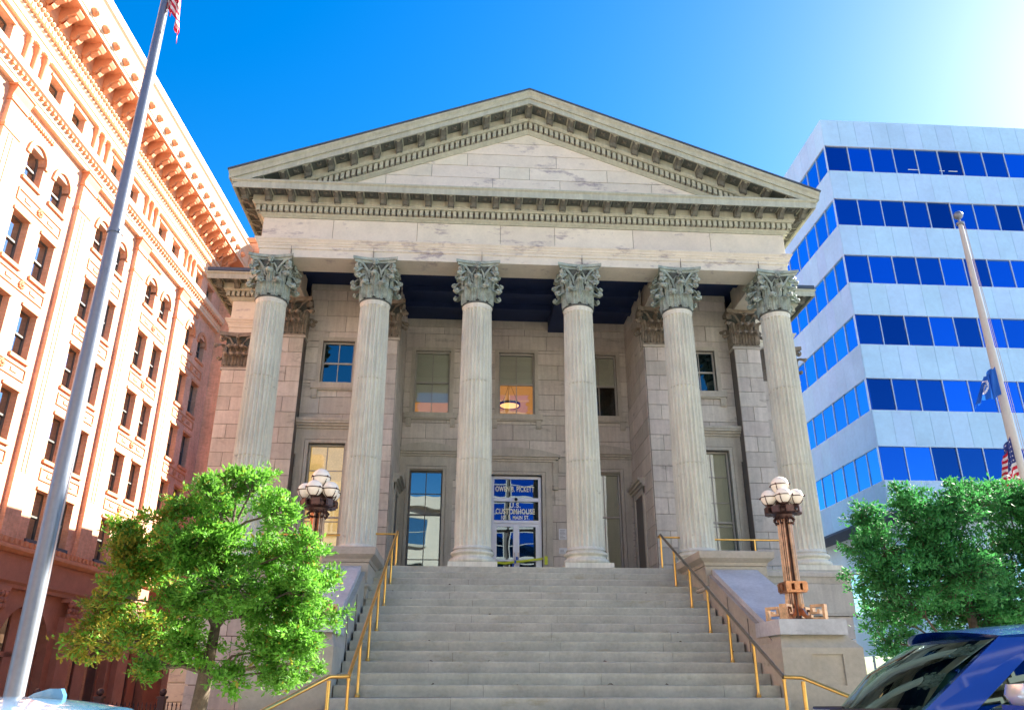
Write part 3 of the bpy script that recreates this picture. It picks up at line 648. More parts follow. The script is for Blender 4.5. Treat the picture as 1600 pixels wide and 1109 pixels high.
for k in range(-11, 11):
    xx = (k + 0.5) * 0.668; zz = APZ - 0.345 - SL * abs(xx)
    r2.sphere((xx, FY_ - 0.50, zz), 0.05, 8, 5)
    for q in range(4): a = q * math.pi / 2 + math.pi / 4; r2.sphere((xx + 0.065 * math.cos(a), FY_ - 0.5 + 0.065 * math.sin(a), zz - SL * 0.065 * math.cos(a) * (1 if xx > 0 else -1)), 0.035, 6, 4)
clipped_rake('raking_soffit', [(0.285, -0.335), (0.715, -0.335), (0.715, -0.322), (0.285, -0.322)], 'soffit_shade', 8.6)  # same painted shade below the raking corona
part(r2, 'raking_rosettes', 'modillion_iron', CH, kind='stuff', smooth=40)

# ------------------------------------------------------------------ windows and doors of the customhouse
def rect_frame(mb, x0, x1, z0, z1, t, y0, y1, bottom=True):
    mb.box(x0, x0 + t, y0, y1, z0, z1); mb.box(x1 - t, x1, y0, y1, z0, z1); mb.box(x0 + t, x1 - t, y0, y1, z1 - t, z1)
    if bottom: mb.box(x0 + t, x1 - t, y0, y1, z0, z0 + t)
def window(x0, x1, z0, z1, wy, cols, rows, meet, blind=None, blind_frac=1.0, gl='window_glass', sash='sash', room='room_dark', surround=0.13, sill=True, brackets=True):
    """sash window in a wall whose face is at y=wy; rows = list of z fractions"""
    mb = MB(); rect_frame(mb, x0 + 0.001, x1 - 0.001, z0 + 0.001, z1 - 0.001, 0.055, wy + 0.09, wy + 0.20)
    zm = z0 + (z1 - z0) * meet
    mb.box(x0 + 0.05, x1 - 0.05, wy + 0.11, wy + 0.18, zm - 0.028, zm + 0.028)
    ix0, ix1, iz0, iz1 = x0 + 0.056, x1 - 0.056, z0 + 0.056, z1 - 0.056
    for c in range(1, cols): x = ix0 + (ix1 - ix0) * c / cols; mb.box(x - 0.014, x + 0.014, wy + 0.125, wy + 0.165, iz0, iz1)
    zs = [iz0] + [z0 + (z1 - z0) * r for r in rows] + [iz1]
    for z in zs[1:-1]:
        if abs(z - zm) > 0.02: mb.box(ix0, ix1, wy + 0.126, wy + 0.164, z - 0.014, z + 0.014)
    w = part(mb, 'window', sash, CH, at=((x0 + x1) / 2, wy, z0))
    for c in range(cols):
        a, b_ = ix0 + (ix1 - ix0) * c / cols, ix0 + (ix1 - ix0) * (c + 1) / cols
        for k in range(len(zs) - 1): g = MB(); g.box(a, b_, wy + 0.140, wy + 0.148, zs[k], zs[k + 1]); part(g, 'pane', gl, w)
    g = MB(); g.box(x0 - 0.6, x1 + 0.6, wy + 1.9, wy + 1.95, z0 - 0.3, z1 + 0.6); g.box(x0 - 0.6, x0 - 0.55, wy + 0.4, wy + 1.9, z0 - 0.3, z1 + 0.6); g.box(x1 + 0.55, x1 + 0.6, wy + 0.4, wy + 1.9, z0 - 0.3, z1 + 0.6)
    g.box(x0 - 0.6, x1 + 0.6, wy + 0.4, wy + 1.9, z1 + 0.55, z1 + 0.6)
    g.box(x0 - 0.6, x1 + 0.6, wy + 0.4, wy + 1.9, z0 - 0.35, z0 - 0.3)
    part(g, 'room_behind', room, w)
    if blind:
        g = MB(); g.box(x0 + 0.03, x1 - 0.03, wy + 0.215, wy + 0.222, z1 - (z1 - z0) * blind_frac, z1 - 0.02); part(g, 'blind', blind, w)
    if surround:
        t = surround; g = MB()
        rect_frame(g, x0 - t, x1 + t, z0 - (0 if z0 < 0.1 else 0), z1 + t, t, wy - 0.035, wy + 0.09, bottom=False)
        rect_frame(g, x0 - t * 0.45, x1 + t * 0.45, z0, z1 + t * 0.45, t * 0.45 - 0.002, wy - 0.055, wy - 0.036, bottom=False)
        part(g, 'surround', 'trim_stone', w)
    if sill:
        g = MB(); g.box(x0 - 0.26, x1 + 0.26, wy - 0.13, wy + 0.10, z0 - 0.20, z0 - 0.0); g.box(x0 - 0.22, x1 + 0.22, wy - 0.09, wy, z0 - 0.24, z0 - 0.2)
        s = part(g, 'sill', 'trim_stone', w)
        for x in (x0 - 0.13, x1 + 0.13):
            g = MB(); g.prism([(wy - 0.10, z0 - 0.241), (wy, z0 - 0.241), (wy, z0 - 0.50), (wy - 0.05, z0 - 0.50), (wy - 0.09, z0 - 0.42)], lambda p, q, t: (t, p, q), x - 0.085, x + 0.085); part(g, 'bracket', 'trim_stone', w)
    return w
def hooded_surround(cx, hw, ztop, w, wy, gable=True, consoles=0.0):
    """moulded architrave with ears, a frieze and a hood over a tall window or door"""
    g = MB()
    for t, d in ((0.34, 0.05), (0.22, 0.075), (0.10, 0.10)):
        rect_frame(g, cx - hw - t, cx + hw + t, 0.0, ztop + t, 0.10 + (0.02 if t == 0.34 else 0), wy - d, wy + 0.09 if t == 0.10 else wy - d + 0.04, bottom=False)
    for s in (-1, 1): g.box(*sorted((cx + s * (hw + 0.34), cx + s * (hw + 0.42))), wy - 0.05, wy, ztop - 0.35, ztop + 0.34)
    g.box(cx - hw - 0.42, cx + hw + 0.42, wy - 0.045, wy, ztop + 0.341, ztop + 0.46)
    o = part(g, 'architrave_surround', 'trim_stone', w)
    g = MB(); z = ztop + 0.461; W = hw + 0.62
    for dz, d, ww in ((0.0, 0.10, W - 0.14), (0.07, 0.17, W - 0.07), (0.14, 0.24, W)):
        g.box(cx - ww, cx + ww, wy - d, wy, z + dz, z + dz + 0.069)
    if gable: g.prism([(-W, z + 0.21), (W, z + 0.21), (W, z + 0.23), (W * 0.5, z + 0.40), (0, z + 0.47), (-W * 0.5, z + 0.40), (-W, z + 0.23)], lambda p, q, t: (cx + p, t, q), wy - 0.20, wy)
    else: g.box(cx - W, cx + W, wy - 0.27, wy, z + 0.21, z + 0.29)
    part(g, 'hood', 'trim_stone', w)
    if consoles:
        for s in (-1, 1):
            x = cx + s * (hw + 0.46); g = MB()
            g.prism([(wy, ztop + 0.45), (wy - 0.20, ztop + 0.45), (wy - 0.19, ztop + 0.30), (wy - 0.10, ztop + 0.05), (wy - 0.09, ztop - consoles * 0.6), (wy - 0.13, ztop - consoles * 0.8), (wy - 0.10, ztop - consoles), (wy, ztop - consoles)], lambda p, q, t: (t, p, q), x - 0.085, x + 0.085)
            part(g, 'console', 'trim_stone', w)
WY = RECY
# three upper windows of the recess
for (x0, x1, frac, kind) in ((-3.62, -2.36, 0.80, 0), (-0.64, 0.64, 0.50, 1), (2.34, 3.60, 0.50, 2)):
    w = window(x0, x1, 6.0, 8.36, WY, 2, [0.5], 0.5, blind='blind', blind_frac=frac, room='room' if kind < 2 else 'room_dark')
    if kind:
        g = MB(); cx, cy, cz = x0 + 0.45 if kind == 1 else x0 + 0.25, WY + 1.1, 6.72
        n = 28; vs = [(cx + r * math.cos(2 * math.pi * i / n), cy + r * math.sin(2 * math.pi * i / n), z) for (r, z) in ((0.36, cz), (0.36, cz + 0.09), (0.40, cz + 0.09), (0.40, cz)) for i in range(n)]
        g.add(vs, [((k * n + i), (k * n + (i + 1) % n), (((k + 1) % 4) * n + (i + 1) % n), (((k + 1) % 4) * n + i)) for k in range(4) for i in range(n)])
        lmp = thing('pendant_lamp', (cx, cy, cz), 'round ring ceiling lamp seen through the %s upper window of the recess' % ('middle' if kind == 1 else 'right'), 'lamp')
        part(g, 'rim', 'lamp_dark', lmp); g = MB(); g.lathe([(0.01, cz + 0.04), (0.35, cz + 0.02), (0.35, cz + 0.05), (0.01, cz + 0.08)], cx, cy, 24); part(g, 'diffuser', 'ring_lamp', lmp)
        g = MB(); [g.tube([(cx + 0.38 * math.cos(a), cy + 0.38 * math.sin(a), cz + 0.09), (cx, cy, cz + 0.9)], 0.008, 5) for a in (0.3, 2.4, 4.5)]; part(g, 'cable', 'lamp_dark', lmp)
# tall windows of the recess, left reflecting, right with closed blinds
for s, x0, x1 in ((-1, -3.62, -2.50), (1, 2.44, 3.54)):
    w = window(x0, x1, 0.02, 3.97, WY, 2, [0.25, 0.62, 0.8] if s < 0 else [0.62], 0.62, blind=None if s < 0 else 'blind', gl='shiny_glass' if s < 0 else 'window_glass', sash='sash_dark' if s < 0 else 'sash', surround=0, sill=False)
    hooded_surround((x0 + x1) / 2, (x1 - x0) / 2, 3.98, w, WY)
# wing windows
for s in (-1, 1):
    a, b_ = sorted((s * 6.42, s * 5.40)); window(a, b_, 6.10, 7.56, WINY, 2, [0.5], 0.5, gl='wing_glass', sash='sash', surround=0.14)
    a, b_ = sorted((s * 6.56, s * 5.44)); w = window(a, b_, 0.02, 4.11, WINY, 2, [0.22, 0.42, 0.6, 0.8], 0.45, blind='amber_blind' if s < 0 else 'blind', sash='sash', surround=0, sill=False)
    hooded_surround((a + b_) / 2, (b_ - a) / 2, 4.12, w, WINY, gable=False)
# entrance
dw = MB(); x0, x1 = -0.86, 0.84
rect_frame(dw, x0, x1, 0.0, 3.83, 0.10, WY + 0.10, WY + 0.22, bottom=False)
dw.box(x0 + 0.1, x1 - 0.1, WY + 0.08, WY + 0.22, 2.96, 3.08); dw.box(x0 + 0.1, x1 - 0.1, WY + 0.08, WY + 0.22, 2.22, 2.32)
ent_ = part(dw, 'entrance', 'aluminium', CH, at=(0, WY, 0))
for z0, z1 in ((3.08, 3.73), (2.32, 2.96)): g = MB(); g.box(x0 + 0.1, x1 - 0.1, WY + 0.14, WY + 0.15, z0, z1); part(g, 'transom_pane', 'door_glass', ent_)
for s in (-1, 1):
    a, b_ = (x0 + 0.1, -0.012) if s < 0 else (-0.008, x1 - 0.1)
    g = MB(); rect_frame(g, a, b_, 0.02, 2.215, 0.10, WY + 0.11, WY + 0.17); g.box(a + 0.1, b_ - 0.1, WY + 0.11, WY + 0.17, 0.12, 0.25); g.box(a + 0.1, b_ - 0.1, WY + 0.12, WY + 0.16, 0.98, 1.03)
    d = part(g, 'door', 'aluminium', ent_); 
    g = MB(); g.box(a + 0.1, b_ - 0.1, WY + 0.138, WY + 0.146, 0.25, 2.115); part(g, 'door_pane', 'door_glass', ent_)
    hx = -0.07 if s < 0 else 0.05; g = MB(); g.tube([(hx, WY + 0.11, 1.25), (hx, WY + 0.03, 1.25), (hx, WY + 0.03, 0.85), (hx, WY + 0.11, 0.85)], 0.013, 6); part(g, 'door_handle', 'chrome', ent_)
hooded_surround(-0.01, 0.87, 3.84, ent_, WY, gable=True, consoles=0.5)
g = MB(); g.box(-2.2, 2.0, WY + 2.6, WY + 2.65, 0, 4.2); g.box(-2.2, -2.15, WY + 0.4, WY + 2.6, 0, 4.2); g.box(1.95, 2.0, WY + 0.4, WY + 2.6, 0, 4.2); g.box(-2.2, 2.0, WY + 0.4, WY + 2.6, 4.15, 4.2); part(g, 'room_behind', 'room_dark', ent_)
def text(s, cx, z, size, y, parent, width=None, mt='lettering', name='lettering', bold=0.012):
    cu = bpy.data.curves.new(name, 'FONT'); cu.body = s; cu.size = size; cu.align_x = 'CENTER'; cu.extrude = 0.002; cu.offset = bold * size; cu.space_character = 1.1
    ob = bpy.data.objects.new(name, cu); COL.objects.link(ob); dg = bpy.context.evaluated_depsgraph_get(); dg.update()
    me = bpy.data.meshes.new_from_object(ob.evaluated_get(dg)); COL.objects.unlink(ob); bpy.data.objects.remove(ob)
    if width: w = max(v.co.x for v in me.vertices) - min(v.co.x for v in me.vertices); k = width / w; me.transform(Matrix.Diagonal((k, 1, 1, 1)))
    me.transform(Matrix.Rotation(R(90), 4, 'X')); me.materials.clear(); me.materials.append(MATS[mt])
    return part(me, name, None, parent, at=(cx, y, z))
text('OWEN B. PICKETT', -0.055, 3.31, 0.25, WY + 0.134, ent_, 1.32, bold=0.03)
text('U.S.', -0.05, 2.765, 0.22, WY + 0.134, ent_, 0.38, bold=0.03)
text('CUSTOMHOUSE', -0.045, 2.545, 0.25, WY + 0.134, ent_, 1.32, bold=0.03)
text('101 E. MAIN ST.', -0.05, 2.37, 0.17, WY + 0.134, ent_, 0.95, bold=0.035)
# side doorways in the recess (seen edge-on)
for s in (-1, 1):
    g = MB(); X = s * 3.965
    for dz, dd in ((3.10, 0.10), (3.19, 0.17), (3.28, 0.24)): g.box(*sorted((X, X - s * dd)), 3.15, 4.85, dz, dz + 0.089)
    for y in (3.30, 4.55): g.box(*sorted((X, X - s * 0.06)), y, y + 0.16, 0, 3.09)
    g.box(*sorted((X, X - s * 0.05)), 3.30, 4.71, 2.9, 3.09)
    sd_ = part(g, 'side_doorway', 'trim_stone', CH); g = MB(); g.box(*sorted((X + s * 0.02, X - s * 0.015)), 3.46, 4.55, 0, 2.9); part(g, 'door', 'sash_dark', sd_)
# floor, steps
beam('portico_floor', 'granite_step', -8.0, 8.0, -0.648, 5.4, -0.12, -0.003)
RS, TR = 0.1987, 0.402
st = MB()
for k in range(0, 23):
    y = -0.65 - TR * k; hw = 3.88 if k < 17 else 5.7
    st.box(-hw, hw, y + 0.03, -0.6 if k < 3 else y + TR * 1.5, -RS * (k + 1) - 0.02, -RS * k - 0.03)
stair = part(st, 'staircase', 'joint', CH)
for k in range(0, 23):
    y1 = -0.65 - TR * (k - 1) if k else -0.25; y0 = -0.65 - TR * k; z1 = -RS * k; z0 = -RS * (k + 1)
    hw = 3.87 if k < 17 else 5.7; mb = MB(); g = 0.003
    xs = [-hw]; x = -hw + random.uniform(1.4, 2.6)
    while x < hw - 1.0: xs.append(x); x += random.uniform(1.6, 2.6)
    xs.append(hw)
    for i in range(len(xs) - 1):
        h = random.uniform(-0.002, 0.002); c = 0.012
        prof = [(y0, z0 + 0.002), (y0, z1 - c + h), (y0 + c, z1 + h), (y1 + 0.02, z1 + h), (y1 + 0.02, z0 + 0.002)]
        mb.prism(prof, lambda p, q, t: (t, p, q), xs[i] + g, xs[i + 1] - g)
    part(mb, 'step', 'granite_step', stair)

# podium, cheek blocks, sloping cheek walls with coping, lamp pedestals
def block_course(parent, x0, x1, y0, y1, zs, m='cheek_stone', gap=0.016, name='stone_block', nx=1, c=0.012):
    for z0, z1 in zip(zs[:-1], zs[1:]):
        off = random.uniform(-0.08, 0.08) * (x1 - x0); xs = [x0] + [x0 + (x1 - x0) * i / nx + off for i in range(1, nx)] + [x1]
        for i in range(len(xs) - 1):
            mb = MB(); g = gap / 2; a, b2 = xs[i] + (g if i else 0), xs[i + 1] - (g if i < len(xs) - 2 else 0)
            mb.add([(a + c, y0 + c, z0 + g), (b2 - c, y0 + c, z0 + g), (b2 - c, y1, z0 + g), (a + c, y1, z0 + g), (a, y0, z0 + g + c), (b2, y0, z0 + g + c), (b2, y1, z0 + g + c), (a, y1, z0 + g + c),
                    (a, y0, z1 - g - c), (b2, y0, z1 - g - c), (b2, y1, z1 - g - c), (a, y1, z1 - g - c), (a + c, y0 + c, z1 - g), (b2 - c, y0 + c, z1 - g), (b2 - c, y1, z1 - g), (a + c, y1, z1 - g)],
                   [(0, 3, 2, 1)] + [(l * 4 + i2, l * 4 + (i2 + 1) % 4, l * 4 + 4 + (i2 + 1) % 4, l * 4 + 4 + i2) for l in range(3) for i2 in range(4)] + [(12, 13, 14, 15)])
            part(mb, name, m, parent)
for s in (-1, 1):
    X = lambda a, b2: tuple(sorted((s * a, s * b2)))
    # podium wing beside the stair
    mb = MB(); mb.box(*X(3.9, 8.13), -0.57, 5.2, G, -0.42); pod = part(mb, 'podium', 'joint', CH)
    mb = MB(); x0, x1 = X(3.9, 8.34)
    pp = [(x1, 5.3), (x1, -0.62), (x0, -0.62)] if False else None
    pth = [(s * 8.30, 5.2), (s * 8.30, -0.62), (s * 5.3, -0.62)]
    if s > 0: pth = pth[::-1]
    else: pth = pth
    mb.mould(pth, [(-0.5, -0.04), (0.04, -0.04), (0.06, -0.07), (0.06, -0.17), (0.02, -0.20), (0.0, -0.24), (-0.03, -0.34), (-0.5, -0.34)]); part(mb, 'podium_cap', 'trim_stone', pod)
    block_course(pod, *X(5.3, 8.28), -0.62, 1.0, [-1.10, -0.34], nx=2, m='trim_stone')
    mb = MB(); mb.box(*X(5.3, 8.31), -0.655, 2, -1.14, -1.09); part(mb, 'string_course', 'trim_stone', pod)
    block_course(pod, *X(5.0, 8.20), -0.60, 1.2, [G, -3.9, -3.35, -2.8, -2.25, -1.70, -1.15], nx=3, m='ashlar')
    block_course(pod, *X(7.0, 8.16), 1.2, 5.1, [G, -3.9, -3.35, -2.8, -2.25, -1.70, -1.15, -0.36], nx=1, m='ashlar')
    # main block base with rusticated stones
    mb = MB(); mb.box(*X(8.2, 10.55), 5.25, 30, G, -0.02); mbase = part(mb, 'rusticated_base', 'joint', CH)
    for k, (z0, z1) in enumerate(zip([G, -3.85, -3.30, -2.75, -2.20, -1.65, -1.10], [-3.85, -3.30, -2.75, -2.20, -1.65, -1.10, -0.56])):
        xs = [8.22, 9.4, 10.62] if k % 2 else [8.22, 8.8, 9.95, 10.62]
        for i in range(len(xs) - 1):
            a, b2 = X(xs[i], xs[i + 1]); mb = MB(); cc = 0.035; poly = [(a + 0.005, z0 + 0.005), (b2 - 0.005, z0 + 0.005), (b2 - 0.005, z1 - 0.005), (a + 0.005, z1 - 0.005)]
            stone(mb, poly, fy(5.25), 0.09, cc); part(mb, 'rusticated_stone', 'limestone', mbase)
        for i in range(3):
            a, b2 = 5.2 + i * 1.2, 6.4 + i * 1.2; mb = MB(); stone(mb, [(a + .005, z0 + .005), (b2 - .005, z0 + .005), (b2 - .005, z1 - .005), (a + .005, z1 - .005)], fxp(10.53) if s > 0 else fxm(-10.53), 0.09, 0.035); part(mb, 'rusticated_stone', 'limestone', mbase)
    mb = MB(); mb.box(*X(8.2, 10.75), 5.02, 30, -0.56, -0.30); mb.box(*X(8.2, 10.66), 5.08, 30, -0.30, -0.02); part(mb, 'base_course', 'trim_stone', mbase)
    # block in front of the column, with its moulded cap
    mb = MB(); mb.box(*X(3.90, 5.25), -2.57, -0.60, G, -0.2); blk = part(mb, 'cheek_block', 'joint', CH)
    block_course(blk, *X(3.87, 5.32), -2.60, -0.655, [-2.6, -1.93, -1.29, -0.74], nx=1)
    block_course(blk, *X(3.87, 5.32), -2.60, -0.655, [-0.66, -0.20], nx=1)
    mb = MB(); pth = [(s * 5.32, -0.66), (s * 5.32, -2.60), (s * 3.87, -2.60), (s * 3.87, -0.66)]
    if s > 0: pth = pth[::-1]
    mb.mould(pth, [(-0.3, -0.75), (0.02, -0.75), (0.05, -0.72), (0.05, -0.69), (0.0, -0.66), (-0.3, -0.66)]); part(mb, 'string_course', 'trim_stone', blk)
    for i, (ya, yb) in enumerate(((-0.655, -2.60),)):
        mb = MB(); mb.mould(pth, [(-0.6, -0.20), (0.01, -0.20), (0.03, -0.13), (0.10, -0.08), (0.15, -0.04), (0.16, 0.05), (0.16, 0.115), (0.10, 0.135), (-0.6, 0.14)]); mb.box(*X(4.2, 5.0), -2.3, -0.66, -0.1, 0.1395); part(mb, 'cap', 'cheek_stone', blk)
    # sloping cheek wall and coping
    sl = 0.4743; ztop = lambda y: -0.42 + sl * (y + 2.62)
    mb = MB(); mb.prism([(-2.62, G), (-2.62, ztop(-2.62)), (-6.0, ztop(-6.0)), (-6.0, G)], lambda p, q, t: (t, p, q), *X(3.92, 4.98)); cw = part(mb, 'cheek_wall', 'cheek_stone', CH)
    for y in (-3.8, -4.9): mb = MB(); mb.box(*X(3.905, 3.921), y, y + 0.012, G, ztop(y) - 0.05); part(mb, 'joint', 'joint', cw)
    mb = MB(); q0, q1 = -2.615, -5.62
    mb.prism([(q0, ztop(q0)), (q0, ztop(q0) + 0.13), (q1, ztop(q1) + 0.13), (q1, ztop(q1))], lambda p, q, t: (t, p, q), *X(4.02, 5.08)); part(mb, 'coping', 'coping_stone', cw)
    # lamp pedestal
    mb = MB(); mb.box(*X(3.92, 5.33), -6.45, -5.3, G, -2.2); ped = part(mb, 'lamp_pedestal', 'joint', CH)
    x0, x1 = X(3.89, 5.36); y0, y1 = -6.5, -5.2
    px0, px1 = X(4.42, 4.98)
    mb = MB()       # body with a sunk panel
    mb.box(x0, px0, y0, y1, G, -2.16); mb.box(px1, x1, y0, y1, G, -2.16); mb.box(px0, px1, y0, y1, G, -2.78); mb.box(px0, px1, y0, y1, -2.27, -2.16); mb.box(px0, px1, y0 + 0.035, y1, -2.78, -2.27)
    part(mb, 'body', 'cheek_stone', ped)
    cx0, cx1 = X(3.96, 5.16); bx0, bx1 = x0, x1
    mb = MB(); mb.add([(bx0, y0, -2.16), (bx1, y0, -2.16), (bx1, y1, -2.16), (bx0, y1, -2.16), (cx0, y0 + 0.16, -1.94), (cx1, y0 + 0.16, -1.94), (cx1, y1, -1.94), (cx0, y1, -1.94)], [(0, 1, 5, 4), (1, 2, 6, 5), (2, 3, 7, 6), (3, 0, 4, 7), (4, 5, 6, 7), (3, 2, 1, 0)]); part(mb, 'weathering', 'cheek_stone', ped)
    mb = MB(); mb.box(*X(3.90, 5.13), -6.50, -5.3, -1.94, -1.68); part(mb, 'cap', 'coping_stone', ped)

# ------------------------------------------------------------------ lamp posts
def lamp_post(x, y, z, label, rot=0.0):
    t = thing('lamp_post', (x, y, z), label, 'lamp post', 'five-globe lamp posts on the stair pedestals')
    for k in range(4):           # four legs running from scroll feet up the shaft
        a = math.pi / 4 + k * math.pi / 2; M_ = Matrix.Translation((x, y, z)) @ Matrix.Rotation(a, 4, 'Z')
        mb = MB(); f = lambda p, q, tt: (p, tt, q); w = 0.055
        lp = [(0.05, 0.07), (0.13, 0.10), (0.155, 0.30), (0.14, 0.62), (0.125, 1.88), (0.085, 1.88), (0.095, 0.62), (0.08, 0.30), (0.05, 0.20)]
        for wa, wb in ((-w, -w * 0.45), (-w * 0.16, w * 0.16), (w * 0.45, w)): mb.prism(lp, f, wa, wb)
        mb.prism([(p - 0.02, q) for p, q in lp], f, -w * 0.9, w * 0.9, 1)
        mb.prism([(0.13, 0.08), (0.20, 0.03), (0.30, 0.03), (0.30, 0.09), (0.22, 0.09), (0.15, 0.22)], f, -w, w)
        # Greek-key scroll foot
        for (p0, p1, q0, q1) in ((0.28, 0.56, 0.00, 0.045), (0.515, 0.56, 0.045, 0.27), (0.30, 0.515, 0.225, 0.27), (0.30, 0.345, 0.10, 0.225), (0.345, 0.46, 0.10, 0.14), (0.42, 0.46, 0.14, 0.185)):
            mb.box(p0, p1, -w * 1.3, w * 1.3, q0, q1)
        mb.xf(M_); part(mb, 'leg', ['bronze', 'bronze_dark'], t)
    mb = MB(); mb.lathe([(0.10, 0.02), (0.09, 0.3), (0.075, 0.7), (0.065, 1.88), (0.12, 1.95)], x, y, 16); mb.box(x - 0.28, x + 0.28, y - 0.28, y + 0.28, z * 0 + 0.0, 0.03); mb.v = [(p, q, r + z) for p, q, r in mb.v]; part(mb, 'stem', 'bronze_dark', t, smooth=40)
    mb = MB(); mb.box(x - 0.19, x + 0.19, y - 0.19, y + 0.19, z + 0.50, z + 0.545); mb.box(x - 0.19, x + 0.19, y - 0.19, y + 0.19, z + 0.66, z + 0.70)
    for sx, sy in ((1, 0), (-1, 0), (0, 1), (0, -1)): mb.box(x + sx * 0.17 - 0.05, x + sx * 0.17 + 0.05, y + sy * 0.17 - 0.05, y + sy * 0.17 + 0.05, z + 0.545, z + 0.66)
    for a in (45, 135, 225, 315): ca, sa = math.cos(R(a)) * 0.22, math.sin(R(a)) * 0.22; mb.box(x + ca - 0.05, x + ca + 0.05, y + sa - 0.05, y + sa + 0.05, z + 0.53, z + 0.68)
    part(mb, 'collar', 'bronze', t)
    mb = MB(); mb.lathe([(0.10, 1.86), (0.16, 1.90), (0.18, 1.96), (0.26, 2.0), (0.28, 2.05), (0.24, 2.11), (0.14, 2.13), (0.10, 2.3), (0.07, 2.44)], x, y, 16)
    mb.v = [(p, q, r + z) for p, q, r in mb.v]
    for k in range(8):
        a = k * math.pi / 4; M_ = Matrix.Translation((x, y, z)) @ Matrix.Rotation(a, 4, 'Z'); st_ = len(mb.v)
        for (p0, p1, q0, q1) in ((0.24, 0.34, 1.98, 2.005), (0.32, 0.34, 2.005, 2.11), (0.25, 0.32, 2.09, 2.11), (0.25, 0.27, 2.04, 2.09)): mb.box(p0, p1, -0.075, 0.075, q0, q1)
        mb.box(0.335, 0.35, -0.055, 0.055, 1.99, 2.10); mb.xf(M_, st_)
        st_ = len(mb.v); mb.tube([(0.10, 0, 1.80), (0.17, 0, 1.80), (0.20, 0, 1.86), (0.16, 0, 1.90)], 0.025, 6); mb.xf(M_, st_)
    part(mb, 'crown', 'bronze_dark', t, smooth=40)
    gl = [(0.26 * math.cos(R(a)), 0.26 * math.sin(R(a)), 2.30, 0.152) for a in (40, 112, 184, 256, 328)] + [(0, 0, 2.56, 0.172)]
    for gx, gy, gz, r in gl:
        mb = MB(); mb.sphere((x + gx, y + gy, z + gz), r, 24, 14); gobj = part(mb, 'globe', 'globe', t, smooth=60)
        mb = MB(); c = Vector((x + gx, y + gy, z + gz)); rr = r + 0.006
        for ax in range(3):
            pts = []
            for i in range(25):
                a = 2 * math.pi * i / 24
                pts.append(c + (Vector((rr * math.cos(a), rr * math.sin(a), 0)) if ax == 0 else (Vector((rr * math.cos(a) * 0.707, rr * math.cos(a) * 0.707, rr * math.sin(a))) if ax == 1 else Vector((rr * math.cos(a) * 0.707, -rr * math.cos(a) * 0.707, rr * math.sin(a))))))
            if ax: pts = pts[11:26] if False else [p for p in pts if p.z < c.z + 0.01][0:13]
            mb.tube(pts, 0.009, 5)
        for a in range(4): q = c + Vector((math.cos(R(45 + 90 * a)), math.sin(R(45 + 90 * a)), 0)) * (rr + 0.02); mb.sphere(q, 0.02, 6, 4)
        mb.lathe([(0.05, c.z - r - 0.02), (0.07, c.z - r + 0.01), (0.06, c.z - r + 0.03)], c.x, c.y, 10); part(mb, 'cage', 'bronze_dark', gobj, smooth=40)
    return t
lamp_post(4.46, -5.95, -1.675, 'bronze lamp post with white globes on the pedestal right of the steps')
lamp_post(-4.46, -5.95, -1.675, 'bronze lamp post with white globes partly behind the left tree')

# ------------------------------------------------------------------ brass handrails
def handrail(s, label):
    t = thing('handrail', (s * 3.456, -0.29, 0), label, 'handrail', 'brass handrails down the front steps')
    P = [(s * 3.456, -0.29 - 1.2057 * i, -0.596 * i) for i in range(7)]
    for i, (x, y, z) in enumerate(P):
        zf = z if i == 0 else z - 0.0; mb = MB()
        mb.lathe([(0.042, zf), (0.045, zf + 0.04), (0.030, zf + 0.06), (0.026, zf + 0.10), (0.026, z + 0.84), (0.034, z + 0.86), (0.034, z + 0.89)], x, y, 12); part(mb, 'post', 'brass', t, smooth=40)
    top = [(x, y, z + 0.92) for x, y, z in P]
    nx = s * 3.75; top2 = top + [(nx, -7.56, top[-1][2] - 0.01), (s * 4.5, -8.75, top[-1][2] - 0.50)]
    mb = MB(); mb.tube(top2[:7], 0.033, 10); part(mb, 'rail', 'dark_brass' if s > 0 else 'brass', t, smooth=60)
    mb = MB(); mb.tube(top2[6:], 0.033, 10); part(mb, 'rail', 'brass', t, smooth=60)
    mb = MB(); mb.tube([(s * 3.456, -0.29, 0.92), (s * 3.456, -0.02, 0.90), (s * 4.08, -0.02, 0.90)], 0.028, 8); part(mb, 'return_rail', 'brass', t, smooth=60)
    for (x, y, zr) in ((nx, -7.56, -3.56), (s * 4.45, -8.68, G)):
        mb = MB(); mb.lathe([(0.045, zr), (0.045, zr + 0.05), (0.032, zr + 0.08), (0.032, zr + 0.84 if zr > -4 else top2[-1][2])], x, y, 12); part(mb, 'post', 'brass', t, smooth=40)
    t['x'] = 0; del t['x']
handrail(-1, 'golden brass handrail down the left side of the front steps')
handrail(1, 'dark topped brass handrail down the right side of the front steps')
for s, lab in ((-1, 'brass guard rail between the two left-hand columns'), (1, 'brass guard rail between the two right-hand columns')):
    t = thing('guard_rail', (s * 6.0, -0.1, 0), lab, 'rail'); mb = MB(); mb.tube([(s * 4.93, -0.12, 0.84), (s * 7.05, -0.12, 0.84)], 0.028, 8); part(mb, 'rail', 'brass', t, smooth=60)
    mb = MB(); mb.lathe([(0.04, 0), (0.025, 0.04), (0.025, 0.84)], s * 6.05, -0.12, 10); part(mb, 'post', 'brass', t, smooth=40)

